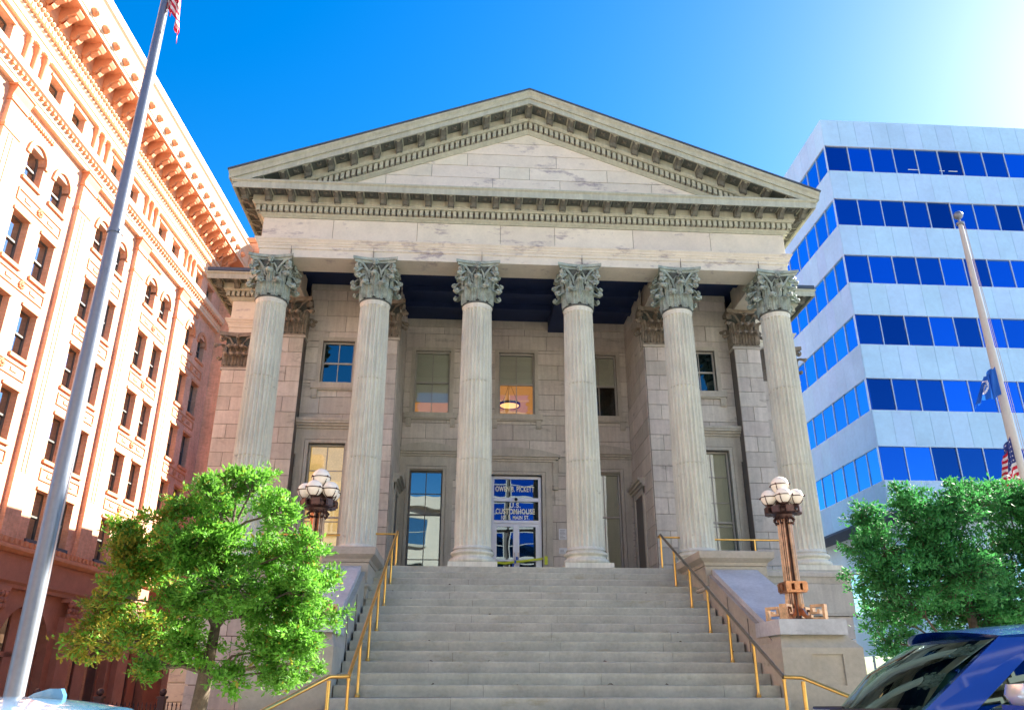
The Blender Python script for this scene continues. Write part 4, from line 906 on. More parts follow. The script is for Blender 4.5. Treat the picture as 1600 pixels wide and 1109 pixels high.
# ------------------------------------------------------------------ small things by the entrance
t = thing('security_camera', (-0.02, WY + 0.05, 3.02), 'small round black security camera on the bar over the glass doors', 'camera')
mb = MB(); mb.sphere((-0.02, WY + 0.02, 3.02), 0.055, 12, 8); part(mb, 'dome', 'mat_black', t, smooth=60)
mb = MB(); mb.box(-0.07, 0.03, WY + 0.045, WY + 0.079, 2.97, 3.07); part(mb, 'mount', 'aluminium', t)
t = thing('caution_tape', (0.0, WY - 0.01, 0.95), 'yellow caution tape strung across the entrance door handles', 'tape')
mb = MB(); pts = [(-0.72, 0.93), (-0.4, 0.90), (-0.05, 0.95), (0.3, 0.99), (0.7, 1.04), (0.93, 1.08)]
for (a, za), (b2, zb) in zip(pts[:-1], pts[1:]): mb.add([(a, WY + 0.02, za - 0.035), (b2, WY + 0.02, zb - 0.035), (b2, WY + 0.015, zb + 0.035), (a, WY + 0.015, za + 0.035), (a, WY + 0.024, za - 0.035), (b2, WY + 0.024, zb - 0.035), (b2, WY + 0.02, zb + 0.035), (a, WY + 0.02, za + 0.035)], [(0, 1, 2, 3), (7, 6, 5, 4), (0, 4, 5, 1), (3, 2, 6, 7)])
part(mb, 'ribbon', 'tape_yellow', t); mb = MB()
for x, z in ((-0.05, 0.95), (0.0, 1.06), (-0.12, 0.84), (0.95, 1.08)): mb.box(x - 0.03, x + 0.03, WY - 0.01, WY + 0.012, z - 0.05, z + 0.05)
part(mb, 'knot', 'tape_blue', t); mb = MB(); mb.box(0.90, 1.0, WY - 0.125, WY - 0.105, 0.85, 1.12); part(mb, 'tail', 'tape_yellow', t)
for z, hh, lab in ((1.68, 0.36, 'white paper notice on the wall right of the entrance, the upper one'), (1.22, 0.19, 'small white notice low on the wall right of the entrance')):
    mb = MB(); mb.box(1.40, 1.66, WY - 0.02, WY - 0.001, z, z + hh); o = part(mb, 'notice', 'paper', None, at=(1.53, WY, z)); tag(o, lab, 'notice')
    mb = MB(); [mb.box(1.43, 1.43 + random.uniform(0.12, 0.2), WY - 0.0215, WY - 0.0201, z + k * 0.045 + 0.03, z + k * 0.045 + 0.04) for k in range(int(hh / 0.05))]; part(mb, 'print', 'lamp_dark', o)
mb = MB(); mb.box(-3.75, -3.15, 4.1, 4.85, 0.0, 0.035); mb.lathe([(0.18, 0.36), (0.22, 0.50), (0.22, 0.60), (0.16, 0.62)], -3.45, 4.5, 16); mb.lathe([(0.14, 0.035), (0.16, 0.36)], -3.45, 4.5, 16)
o = part(mb, 'ash_bin', 'mat_black', None, at=(-3.45, 4.5, 0)); tag(o, 'low black bin standing in front of the tall left window', 'bin')

# ------------------------------------------------------------------ brick office building on the left
LB = thing('brick_office_building', (-20.0, 17.0, G), 'tall salmon brick building with terracotta pilasters, arched top windows and a heavy bracketed cornice', 'building', rotz=-R(2.9))
# local axes: u = along the street front (+y), d = outwards (+x); z measured from the portico floor
LZ = G
def lpart(mb, name, m, parent=LB, smooth=False, kind=None, at=None):
    """mesh given as (d, u, z); local to the building"""
    me = mb.mesh(name, m, (at[0], at[1], at[2]) if at else (0, 0, LZ), smooth); o = bpy.data.objects.new(name, me); COL.objects.link(o); o.parent = parent
    o.location = (at[0], at[1], at[2] - LZ) if at and parent is LB else (0, 0, 0); LOC[o.name] = Vector((0, 0, 0))
    if kind: o['kind'] = kind
    return o
U0, U1 = -26.0, 12.4
PITCH = 5.78; PIL = [-5.70 + PITCH * k for k in range(-3, 4)]
def bwin_x(k): return [PIL[k] + 2.05, PIL[k] + 4.0]          # left edges of the two windows in bay k
WW = 1.12
rowsZ = [(2.92, 5.02), (6.36, 8.46), (9.82, 11.92), (13.28, 15.38)]
holes = []
for k in range(-1, 6):
    base = -5.70 + PITCH * (k - 3); 
    for off in (2.02, 3.97):
        u = base + off
        if u + WW > U1 - 0.1: continue
        for z0, z1 in rowsZ: holes.append((u, u + WW, z0, z1))
        holes.append((u, u + WW, 16.95, 18.55)); holes.append((u + 0.08, u + WW - 0.05, 21.15, 22.35))
mb = MB()
xs = sorted({U0, U1} | {h[0] for h in holes} | {h[1] for h in holes}); zs = sorted({1.2, 27.4} | {h[2] for h in holes} | {h[3] for h in holes})
for j in range(len(zs) - 1):
    run = None
    for i in range(len(xs) - 1):
        mx, mz = (xs[i] + xs[i + 1]) / 2, (zs[j] + zs[j + 1]) / 2
        solid = not any(h[0] < mx < h[1] and h[2] < mz < h[3] for h in holes)
        if solid and run is None: run = xs[i]
        if run is not None and (not solid or i == len(xs) - 2): mb.box(-0.45, 0, run, xs[i + 1] if solid else xs[i], zs[j], zs[j + 1]); run = None
lpart(mb, 'front_wall', 'brick')
mb = MB(); mb.box(-14, -0.46, U0, U1 + 14, G, 27.4); lpart(mb, 'inner_mass', 'room_dark')
# the arched heads: fill the rectangle above each arch
def arch_fill(u0, u1, z0, ztop, r=None, n=10):
    c = (u0 + u1) / 2; rr = (u1 - u0) / 2; mb = MB()
    pts = [(c + rr * math.cos(math.pi * i / n), z0 + rr * math.sin(math.pi * i / n)) for i in range(n + 1)]
    return pts
# one window of each kind, then copies
def lwindow(name, w, h, arched=False, shade=True):
    mb = MB(); t = 0.06; D0, D1 = -0.40, -0.30
    if not arched:
        mb.box(D0, D1, 0, t, 0, h); mb.box(D0, D1, w - t, w, 0, h); mb.box(D0, D1, t, w - t, h - t, h); mb.box(D0, D1, t, w - t, 0, t)
    else:
        mb.box(D0, D1, 0, t, 0, h); mb.box(D0, D1, w - t, w, 0, h); mb.box(D0, D1, t, w - t, 0, t); n = 10; r = w / 2
        for i in range(n):
            a0, a1 = math.pi * i / n, math.pi * (i + 1) / n
            q = [(r + r * math.cos(a0), h + r * math.sin(a0)), (r + r * math.cos(a1), h + r * math.sin(a1)), (r + (r - t) * math.cos(a1), h + (r - t) * math.sin(a1)), (r + (r - t) * math.cos(a0), h + (r - t) * math.sin(a0))]
            mb.prism(q, lambda p, q2, tt: (tt, p, q2), D0, D1)
    mid = h * (0.5 if not arched else 0.62); mb.box(D0 - 0.01, D1 + 0.03, t, w - t, mid - 0.04, mid + 0.04)
    root = bpy.data.objects.new(name, mb.mesh(name, 'sash_dark')); COL.objects.link(root); root.parent = LB
    g = MB()
    if arched:
        g.prism([(t, t)] + [(w - t, t)] + [(w / 2 + (w / 2 - t) * math.cos(math.pi * i / 10), h + (w / 2 - t) * math.sin(math.pi * i / 10)) for i in range(11)], lambda p, q2, tt: (tt, p, q2), -0.345, -0.35)
    else:
        g.box(-0.37, -0.36, t, w - t, t, mid - 0.04); g2 = MB(); g2.box(-0.34, -0.33, t, w - t, mid + 0.04, h - t); o = bpy.data.objects.new('pane', g2.mesh('pane', 'brick_glass')); COL.objects.link(o); o.parent = root
    o = bpy.data.objects.new('pane', g.mesh('pane', 'brick_glass')); COL.objects.link(o); o.parent = root
    g = MB(); g.box(-0.38, 0.10, -0.10, w + 0.10, -0.16, 0.0); o = bpy.data.objects.new('sill', g.mesh('sill', 'terracotta' if not name == 'low_window' else 'slate_sill')); COL.objects.link(o); o.parent = root
    # lintel band and moulded jamb edge
    g = MB()
    if arched:
        n = 12; r0, r1 = w / 2, w / 2 + 0.20
        for i in range(n):
            a0, a1 = math.pi * i / n, math.pi * (i + 1) / n - 0.012
            q = [(w / 2 + r1 * math.cos(a0), h + r1 * math.sin(a0)), (w / 2 + r1 * math.cos(a1), h + r1 * math.sin(a1)), (w / 2 + r0 * math.cos(a1), h + r0 * math.sin(a1)), (w / 2 + r0 * math.cos(a0), h + r0 * math.sin(a0))]
            g.prism(q, lambda p, q2, tt: (tt, p, q2), -0.42, 0.09)
        g.box(-0.3, 0.08, -0.22, 0.0, h - 0.14, h); g.box(-0.3, 0.08, w, w + 0.22, h - 0.14, h)
    else: g.box(-0.02, 0.07, -0.06, w + 0.06, h + 0.001, h + 0.14)
    o = bpy.data.objects.new('arch_surround' if arched else 'lintel', g.mesh('lintel', 'terracotta')); COL.objects.link(o); o.parent = root
    if shade and not arched:
        g = MB(); g.box(-0.385, -0.38, t, w - t, h * 0.62, h - t); o = bpy.data.objects.new('blind', g.mesh('blind', 'opposite_pale')); COL.objects.link(o); o.parent = root
    return root
protos = {'std': lwindow('window', WW, 2.10), 'low': lwindow('low_window', WW, 2.10, shade=False), 'arch': lwindow('window', WW, 1.25, arched=True), 'small': lwindow('window', WW - 0.13, 1.20, shade=False)}
protos['low'].name = 'window'
used = set()
def place(kind, u, z):
    p = protos[kind]
    c = copy_tree(p, LB)
    c.location = (0, u, z - LZ)
    for ch in list(c.children):
        if ch.name.startswith('blind'):
            if random.random() < 0.35: bpy.data.objects.remove(ch)
    if kind == 'std' and abs(u + 3.68) < 0.1 and abs(z - 9.82) < 0.1:
        g = MB(); g.box(-0.39, -0.375, 0.08, WW - 0.3, 0.1, 1.0); o = bpy.data.objects.new('curtain', g.mesh('curtain', 'flag_red')); COL.objects.link(o); o.parent = c
    return c
for k in range(-1, 6):
    base = -5.70 + PITCH * (k - 3)
    for off in (2.02, 3.97):
        u = base + off
        if u + WW > U1 - 0.1: continue
        for i, (z0, z1) in enumerate(rowsZ): place('low' if i == 0 else 'std', u, z0)
        place('arch', u, 17.0); place('small', u + 0.08, 21.15)
for kk, o in protos.items():
    [bpy.data.objects.remove(c) for c in list(o.children)]; bpy.data.objects.remove(o)
# masonry filling between arch and the wall opening above the springing
mb = MB()
for h in holes:
    if abs(h[2] - 16.95) < 0.01:
        c, r = (h[0] + h[1]) / 2, WW / 2
        for sgn in (-1, 1):
            pts = [(c + sgn * r, 18.549)] + [(c + sgn * r * math.cos(math.pi / 2 * i / 6), 18.25 + r * math.sin(math.pi / 2 * i / 6)) for i in range(7) if 18.25 + r * math.sin(math.pi / 2 * i / 6) < 18.55]
            pts.append((c + sgn * r * 0.83, 18.549))
            mb.prism(pts, lambda p, q, t: (t, p, q), -0.44, -0.002)
lpart(mb, 'arch_spandrels', 'brick', kind='stuff')
# cut the wall above: arch crowns rise into the wall as dark recess, framed by the surround
# pilasters
for k in range(-1, 6):
    u = -5.70 + PITCH * (k - 3) 
    if u > U1 - 0.5: continue
    w = 1.05
    mb = MB(); mb.box(-0.05, 0.20, u, u + w, 2.6, 19.2); p = lpart(mb, 'pilaster', 'brick')
    mb = MB(); mb.box(0.0, 0.26, u - 0.05, u + w + 0.05, 19.2, 19.3)
    mb.prism([(0.0, 19.3), (0.22, 19.3), (0.24, 19.5), (0.32, 19.72), (0.36, 19.86), (0.0, 19.86)], lambda a, q, t: (a, t, q), u - 0.04, u + w + 0.04); mb.box(0, 0.40, u - 0.14, u + w + 0.14, 19.861, 19.95)
    lpart(mb, 'capital', 'terracotta', p); mb = MB(); mb.box(0.0, 0.24, u - 0.03, u + w + 0.03, 17.9, 18.05); lpart(mb, 'necking', 'terracotta', p)
    mb = MB(); mb.box(0.205, 0.235, u + 0.35, u + 0.42, 5.4, 17.8); mb.box(0.205, 0.235, u + w - 0.42, u + w - 0.35, 5.4, 17.8); lpart(mb, 'fillet', 'cream_trim', p)
# spandrel panels with ornament between rows
sp_rows = [5.45, 8.92, 12.38, 15.85]
def spandrel(u0, u1, z):
    mb = MB(); t = 0.06
    mb.box(0, 0.05, u0, u1, z, z + t); mb.box(0, 0.05, u0, u1, z + 0.50, z + 0.50 + t); mb.box(0, 0.05, u0, u0 + t, z + t, z + 0.5); mb.box(0, 0.05, u1 - t, u1, z + t, z + 0.5)
    p = lpart(mb, 'spandrel_panel', 'terracotta'); c = (u0 + u1) / 2
    mb = MB(); 
    for q in range(8): a = q * math.pi / 4; mb.sphere((0.03, c + 0.13 * math.cos(a), z + 0.28 + 0.13 * math.sin(a)), 0.07, 6, 5)
    mb.sphere((0.06, c, z + 0.28), 0.09, 6, 5)
    for e in (-1, 1): mb.box(0.0, 0.04, c + e * 0.85 - 0.22, c + e * 0.85 + 0.22, z + 0.2, z + 0.36)
    lpart(mb, 'ornament', 'terracotta', p, kind='stuff')
for k in range(-1, 6):
    b0 = -5.70 + PITCH * (k - 3)
    if b0 + 5.1 > U1 - 0.1: continue
    for z in sp_rows: spandrel(b0 + 1.95, b0 + 5.2, z)
    # sunk label over the pilaster zone, under the architrave
    mb = MB(); [mb.box(0.0, 0.10, b0 + 1.3 + i * 0.17, b0 + 1.4 + i * 0.17, 19.45, 19.62) for i in range(12)]; lpart(mb, 'dentil_strip', 'terracotta', kind='stuff')
    # colonnettes of the top floor
    for q in (0.18, 0.80, 1.42):
        mb = MB(); mb.lathe([(0.13, 20.98), (0.13, 21.06), (0.10, 21.10), (0.095, 22.25), (0.11, 22.28), (0.16, 22.45), (0.17, 22.55)], 0.06, b0 + q, 10)
        mb.box(-0.06, 0.22, b0 + q - 0.17, b0 + q + 0.17, 22.551, 22.62); lpart(mb, 'colonnette', 'terracotta', smooth=40)
def lrun(name, prof, m, u0=U0, u1=U1, kind=None):
    mb = MB(); mb.prism(prof, lambda p, q, t: (p, t, q), u0, u1); return lpart(mb, name, m, kind=kind)
lrun('architrave_band', [(-0.1, 19.96), (0.22, 19.96), (0.22, 20.15), (0.27, 20.18), (0.27, 20.36), (-0.1, 20.36)], 'cream_trim')
lrun('string_course', [(-0.1, 20.362), (0.30, 20.362), (0.30, 20.50), (0.48, 20.62), (0.52, 20.80), (0.52, 20.90), (0.1, 20.98), (-0.1, 20.98)], 'cream_trim')
mb = MB(); n = int((U1 - U0) / 0.30); [mb.box(0.30, 0.42, U0 + i * 0.30, U0 + i * 0.30 + 0.15, 20.40, 20.52) for i in range(n)]; lpart(mb, 'string_dentils', 'terracotta', kind='stuff')
lrun('cornice_architrave', [(-0.1, 22.70), (0.18, 22.70), (0.18, 22.92), (0.24, 22.95), (0.24, 23.15), (0.32, 23.25), (0.32, 23.32), (-0.1, 23.32)], 'cream_trim')
lrun('dentil_bed', [(-0.1, 23.322), (0.34, 23.322), (0.34, 23.60), (0.46, 23.62), (0.46, 24.05), (-0.1, 24.05)], 'terracotta')
mb = MB(); n = int((U1 - U0) / 0.26)
for i in range(n): mb.box(0.34, 0.50, U0 + i * 0.26, U0 + i * 0.26 + 0.15, 23.38, 23.57); mb.sphere((0.50, U0 + i * 0.26 + 0.13, 23.85), 0.105, 6, 5)
lpart(mb, 'dentils_and_eggs', 'cream_trim', kind='stuff')
lrun('bracket_frieze', [(-0.1, 24.052), (0.50, 24.052), (0.56, 24.15), (0.56, 24.95), (-0.1, 24.95)], 'terracotta')
# brackets: one shape, copied
mb = MB(); f = lambda p, q, t: (p, t, q)
mb.prism([(0.56, 24.95), (1.36, 24.95), (1.40, 24.78), (1.28, 24.62), (1.08, 24.55), (0.92, 24.46), (0.82, 24.28), (0.68, 24.16), (0.56, 24.2)], f, 0, 0.42); mb.prism([(0.6, 24.20), (0.72, 24.05), (0.86, 24.2), (0.95, 24.45), (1.25, 24.58), (1.2, 24.5), (0.9, 24.3), (0.8, 24.1), (0.6, 24.0)], f, 0.10, 0.32)
BR = mb.mesh('bracket', 'terracotta', (0, 0, LZ))  # deep orange instead of cream, shade put into the bracket colour
def ladd(me, name, u, parent=LB): o = bpy.data.objects.new(name, me); COL.objects.link(o); o.parent = parent; o.location = (0, u, 0); return o
n = int((U1 - U0 - 0.5) / 1.0)
for i in range(n): ladd(BR, 'bracket', U0 + 0.3 + i * 1.0)
lrun('corona_soffit', [(0.562, 24.93), (1.48, 24.93), (1.48, 24.951), (0.562, 24.951)], 'terracotta')  # orange sheet below the cream corona, painted in as its shade
lrun('corona', [(-0.1, 24.952), (1.50, 24.952), (1.50, 25.12), (1.55, 25.15), (1.55, 25.62), (1.48, 25.66), (-0.1, 25.66)], 'cream_trim')
mb = MB(); mb.sphere((1.60, 0.2, 25.42), 0.21, 8, 6); mb.sphere((1.74, 0.2, 25.36), 0.11, 7, 5)
for q in range(7): a = q * math.pi * 2 / 7; mb.sphere((1.585, 0.2 + 0.16 * math.cos(a), 25.42 + 0.16 * math.sin(a)), 0.06, 6, 4)
LH = mb.mesh('rosette_boss', 'terracotta', (0, 0, LZ), smooth=60)
for i in range(n): ladd(LH, 'rosette_boss', U0 + 0.8 + i * 1.0)
lrun('sima', [(-0.1, 25.662), (1.50, 25.662), (1.58, 25.80), (1.62, 26.0), (1.75, 26.25), (1.86, 26.35), (1.86, 26.50), (1.0, 26.56), (-0.1, 26.56)], 'cream_trim')
lrun('parapet_gutter', [(-0.1, 26.562), (1.15, 26.562), (1.15, 26.80), (-0.1, 26.80)], 'terracotta')
lrun('parapet', [(-0.1, 26.802), (1.3, 26.802), (1.34, 27.0), (1.22, 27.05), (1.22, 27.45), (1.3, 27.55), (1.3, 27.7), (-0.1, 27.7)], 'cream_trim')
# lower storey
lrun('dentilled_string', [(-0.1, 2.20), (0.20, 2.20), (0.34, 2.32), (0.34, 2.44), (0.1, 2.62), (-0.1, 2.62)], 'terracotta')
mb = MB(); n = int((U1 - U0) / 0.36); [mb.box(0.12, 0.30, U0 + i * 0.36, U0 + i * 0.36 + 0.18, 2.30, 2.52) for i in range(n)]; mb.v = [(a + 0.0, q, r + 0.22) for a, q, r in mb.v]; lpart(mb, 'string_dentils', 'terracotta', kind='stuff')
lrun('sandstone_frieze', [(-0.1, 1.2), (0.10, 1.2), (0.10, 2.2), (-0.1, 2.2)], 'sandstone_pink')
lrun('sandstone_architrave', [(-0.1, 0.86), (0.18, 0.86), (0.20, 1.0), (0.28, 1.1), (0.28, 1.2), (-0.1, 1.2)], 'sandstone_pink')
mb = MB()
for k in range(-1, 6):
    b0 = -5.70 + PITCH * (k - 3); a0, a1 = b0 + 1.55, b0 + 5.3; zc = -1.55; r = (a1 - a0) / 2; c = (a0 + a1) / 2
    mb.box(-0.6, 0.0, b0 - 0.48 if k > -1 else U0, a0, G, 0.86)
    n = 14
    for i in range(n):
        t0, t1 = math.pi * i / n, math.pi * (i + 1) / n
        q = [(c + r * math.cos(t0), zc + r * math.sin(t0)), (c + r * math.cos(t1), zc + r * math.sin(t1)), (c + r * math.cos(t1), 0.859), (c + r * math.cos(t0), 0.859)]
        if q[0][0] > U1: continue
        mb.prism(q, lambda p, q2, tt: (tt, p, q2), -0.6, 0.0)
mb.box(-0.6, 0.0, U1 - 2.3, U1, G, 0.86)
lpart(mb, 'arcade', 'sandstone_pink')
for k in range(0, 6):
    b0 = -5.70 + PITCH * (k - 3)
    if b0 > U1 - 0.8: continue
    mb = MB(); mb.box(0.0, 0.30, b0 - 0.0, b0 + 1.1, G, -0.05); p = lpart(mb, 'pier', 'sandstone_pink')
    mb = MB(); 
    for i in range(4):
        for j in range(3): mb.sphere((0.36, b0 + 0.14 + i * 0.27, 0.08 + j * 0.24), 0.13, 7, 5)
    mb.box(0.0, 0.42, b0 - 0.08, b0 + 1.18, 0.66, 0.85); mb.box(0.0, 0.34, b0 - 0.04, b0 + 1.14, -0.05, 0.03); lpart(mb, 'capital', 'sandstone_pink', p)
    a0, a1 = b0 + 1.55, b0 + 5.3
    if a1 > U1: continue
    mb = MB(); rect = lambda u0, u1, z0, z1: mb.box(-0.5, -0.38, u0, u1, z0, z1)
    rect(a0, a0 + 0.12, G, -1.5); rect(a1 - 0.12, a1, G, -1.5); rect((a0 + a1) / 2 - 0.5, (a0 + a1) / 2 + 0.5, G, 0.2); rect(a0, a1, -1.75, -1.55)
    w = lpart(mb, 'arcade_window', 'sandstone_pink')
    mb = MB(); mb.box(-0.46, -0.45, a0, a1, G + 0.5, 0.3); lpart(mb, 'pane', 'brick_glass', w)
# return wing closing the alley
mb = MB(); mb.box(-1.0, 5.4, U1, U1 + 10, G, 27.2); wg = lpart(mb, 'wing_wall', 'brick')
mb = MB(); mb.box(-1.0, 5.55, U1 - 0.15, U1 + 10, 24.7, 24.95); mb.box(-1.0, 5.6, U1 - 0.2, U1 + 10, 26.1, 26.4); mb.box(-1.0, 5.5, U1 - 0.1, U1 + 10, 27.2, 27.6); lpart(mb, 'wing_band', 'terracotta', wg)
mb = MB(); mb.box(0.85, 0.95, U1 - 0.07, U1 - 0.0, 23.1, 25.6) if False else None
for z0, z1 in ((21.6, 24.4), (17.2, 19.4), (13.3, 15.4), (9.8, 11.9)):
    for x0 in (1.2, 3.4):
        mb = MB(); mb.box(x0, x0 + 0.08, U1 - 0.05, U1 + 0.02, z0, z1); mb.box(x0 + 1.12, x0 + 1.2, U1 - 0.05, U1 + 0.02, z0, z1); mb.box(x0 + 0.08, x0 + 1.12, U1 - 0.05, U1 + 0.02, z1 - 0.08, z1); mb.box(x0 + 0.08, x0 + 1.12, U1 - 0.05, U1 + 0.02, z0, z0 + 0.1)
        w = lpart(mb, 'window', 'sash_dark', wg); mb = MB(); mb.box(x0 + 0.08, x0 + 1.12, U1 - 0.03, U1 - 0.02, z0 + 0.1, z1 - 0.08); lpart(mb, 'pane', 'brick_glass', w)

# ------------------------------------------------------------------ glass and metal tower on the right
TX, TY, PW = 20.87, 19.0, 1.50
TW = thing('office_tower', (TX, TY, G), 'modern office tower with bands of blue glass and pale metal panels', 'building')
mb = MB(); mb.box(TX + 0.25, TX + 36, TY + 0.25, TY + 34, 5.9, 31.4); part(mb, 'core', 'tower_joint', TW)
bands = [(31.70, 29.62)]; wins = []
z = 29.62
for i in range(6): wins.append((z - 1.92, z)); bands.append((z - 1.92, z - 4.03)); z -= 4.03
bands[-1] = (bands[-1][0], 5.90)
pm, pl_ = {}, {}
def shared_box(cache, key, name, m, *bx):
    if key not in cache: mb = MB(); mb.box(*bx); cache[key] = mb.mesh(name, m)
    return cache[key]
NFX, NFY = 15, 15
for (zt, zb) in bands:
    h = zt - zb
    me = shared_box(pm, ('f', round(h, 2)), 'metal_panel', 'panel_metal', 0.008, 1.092, -0.0, 0.2, 0.012, h - 0.012)
    me2 = shared_box(pm, ('s', round(h, 2)), 'metal_panel', 'panel_metal', 0.0, 0.2, 0.008, 1.092, 0.012, h - 0.012)
    for i in range(20 if h < 2.5 or True else 0): part(me, 'metal_panel', None, TW, at=(TX + 0.03 + i * 1.1, TY, zb))
    for i in range(20): part(me2, 'metal_panel', None, TW, at=(TX, TY + 0.03 + i * 1.1, zb))
mb = MB()
for zb, zt in wins:
    for z_ in (zb - 0.03, zt): mb.box(TX - 0.01, TX + 34, TY - 0.012, TY + 0.12, z_, z_ + 0.035); mb.box(TX - 0.012, TX + 0.12, TY, TY + 30, z_, z_ + 0.035)
    for i in range(24): x = TX + 0.0 + i * PW; mb.box(x - 0.022, x + 0.022, TY + 0.02, TY + 0.16, zb + 0.005, zt)
    for i in range(1, 21): y = TY + 0.0 + i * 1.45; mb.box(TX + 0.02, TX + 0.16, y - 0.022, y + 0.022, zb + 0.005, zt)
part(mb, 'mullions', 'aluminium', TW)
for zb, zt in wins:
    me = shared_box(pl_, 'f', 'pane', 'tower_glass', 0.022, PW - 0.022, 0.08, 0.09, 0, 1.92); me2 = shared_box(pl_, 's', 'pane', 'tower_glass_side', 0.08, 0.09, 0.022, 1.45 - 0.022, 0, 1.92)
    for i in range(14):
        o = part(me, 'pane', None, TW, at=(TX + i * PW, TY, zb)); o.rotation_euler = (R(random.uniform(-0.7, 0.7)), 0, R(random.uniform(-0.5, 0.5)))
        o = part(me2, 'pane', None, TW, at=(TX, TY + i * 1.45, zb)); o.rotation_euler = (0, R(random.uniform(-0.4, 0.4)), R(random.uniform(-0.3, 0.3)))
# white strip lights seen in the top floor
for x, w in ((TX + 5.3, 0.7), (TX + 7.4, 0.35), (TX + 8.0, 0.6)): mb = MB(); mb.box(x, x + w, TY + 0.065, TY + 0.075, 28.05, 28.09); part(mb, 'strip_light', 'globe', TW)
mb = MB(); mb.box(TX + 0.0, TX + 36, TY + 0.0, TY + 34, 5.78, 5.898); part(mb, 'soffit', 'tower_soffit', TW)
# recessed lower storeys
LXo, LYo = TX + 1.6, TY + 1.6
mb = MB(); mb.box(LXo + 0.2, LXo + 33, LYo + 0.2, LYo + 32, G, 5.78); part(mb, 'lower_core', 'tower_joint', TW)
lows = [(-3.9, -1.2, 'g'), (-1.2, 1.2, 'p'), (1.2, 3.6, 'g'), (3.6, 5.78, 'p')]
mb = MB()
for zb, zt, k in lows:
    if k == 'p':
        mbp = MB(); mbp.box(LXo, LXo + 33, LYo, LYo + 0.2, zb + 0.01, zt - 0.01); mbp.box(LXo, LXo + 0.2, LYo + 0.2, LYo + 32, zb + 0.01, zt - 0.01); part(mbp, 'lower_panel_band', 'panel_metal', TW)
    else:
        for i in range(22): x = LXo + i * PW; mb.box(x - 0.03, x + 0.03, LYo + 0.02, LYo + 0.15, zb, zt); y = LYo + i * 1.45; mb.box(LXo + 0.02, LXo + 0.15, y - 0.03, y + 0.03, zb, zt)
        for i in range(14):
            g = MB(); g.box(LXo + i * PW + 0.03, LXo + (i + 1) * PW - 0.03, LYo + 0.08, LYo + 0.09, zb, zt); part(g, 'pane', 'low_glass', TW)
            g = MB(); g.box(LXo + 0.08, LXo + 0.09, LYo + i * 1.45 + 0.03, LYo + (i + 1) * 1.45 - 0.03, zb, zt); part(g, 'pane', 'low_glass', TW)
part(mb, 'lower_mullions', 'aluminium', TW, kind='stuff')

# ------------------------------------------------------------------ buildings across the street (behind the camera; their sunlit fronts light the portico and show in its glass)
def opposite(x0, x1, h, m, label, name, wz=3.6, ww=1.5, gap=2.6, y=-31.5, depth=14, glassy=False):
    t = thing(name, ((x0 + x1) / 2, y, G), label, 'building')
    mb = MB(); mb.box(x0, x1, y - depth, y, G, G + h); mb.box(x0 - 0.3, x1 + 0.3, y - 0.5, y + 0.45, G + h, G + h + 0.8); mb.box(x0, x1, y, y + 0.12, G + 4.2, G + 4.6); part(mb, 'wall', m, t)
    mf = MB(); rect_frame(mf, 0, ww, 0, 2.1, 0.08, -0.0, 0.09); mf.box(0.08, ww - 0.08, 0.0, 0.08, 1.0, 1.07); mf.box(-0.1, ww + 0.1, 0, 0.2, -0.14, 0); F = mf.mesh('window', 'sash')
    mp = MB(); mp.box(0.08, ww - 0.08, 0.02, 0.03, 0.08, 2.02); P_ = mp.mesh('pane', 'tower_glass' if glassy else 'brick_glass')
    z = G + 1.2
    while z + 2.5 < G + h:
        x = x0 + 1.2
        while x + ww < x1 - 0.6:
            w = part(F, 'window', None, t, at=(x, y, z)); part(P_, 'pane', None, w, at=(x, y, z)); x += gap
        z += wz
opposite(-34, -13, 17, 'opposite_brick', 'red brick block across the street with rows of sash windows', 'brick_block')
opposite(-12.8, -2.2, 15, 'opposite_stone', 'pale stone block across the street, left of the blue glass tower', 'stone_block_across')
opposite(-2.0, 9, 34, 'opposite_pier', 'blue glass tower with stone piers directly across the street', 'glass_tower', wz=2.45, ww=2.3, gap=2.65, glassy=True)
opposite(9.2, 34, 21, 'opposite_pale', 'white office block across the street to the right', 'white_office_block')
bpy.data.objects['stone_block_across'].name = 'stone_office_block'

# ------------------------------------------------------------------ flagpoles and flags
def flagpole(x, y, h, r0, r1, m, label, ball=True, joint=None):
    t = thing('flagpole', (x, y, G), label, 'flagpole', 'flagpoles by the steps')
    mb = MB(); mb.lathe([(r0 * 1.9, G), (r0 * 1.9, G + 0.12), (r0 * 1.2, G + 0.25), (r0, G + 0.35), (r0, G + h * 0.35), ((r0 + r1) / 2, G + h * 0.72), (r1, G + h)], x, y, 28); part(mb, 'pole', m, t, smooth=50)
    if joint: mb = MB(); [mb.lathe([(r0 * 0.93 + 0.006, zj), (r0 * 0.93 + 0.006, zj + 0.05)], x, y, 24) for zj in joint]; part(mb, 'joint_ring', m, t)
    mb = MB(); mb.lathe([(r1 * 1.6, G + h), (r1 * 1.8, G + h + 0.05), (0.02, G + h + 0.09), (0.02, G + h + 0.16)], x, y, 14); mb.sphere((x, y, G + h + 0.24), 0.095, 16, 10); part(mb, 'finial', 'steel_pole', t, smooth=50)
    mb = MB(); mb.tube([(x + r0 * 1.15, y - 0.06, -3.0), (x + r0 * 1.2, y - 0.05, 0.5), (x + r1 * 1.3, y - 0.03, G + h)], 0.005, 5); mb.tube([(x + r0 * 1.5, y - 0.10, -3.0), (x + r0 * 1.35, y - 0.08, 1.0), (x + r1 * 1.3, y - 0.05, G + h)], 0.005, 5); part(mb, 'halyard', 'rope', t)
    mb = MB(); mb.box(x + r0 * 0.8, x + r0 * 1.7, y - 0.12, y - 0.02, -3.15, -3.05); mb.box(x + r0 * 1.2, x + r0 * 1.6, y - 0.12, y - 0.04, -3.3, -2.95); part(mb, 'cleat', 'steel_pole', t)
    return t
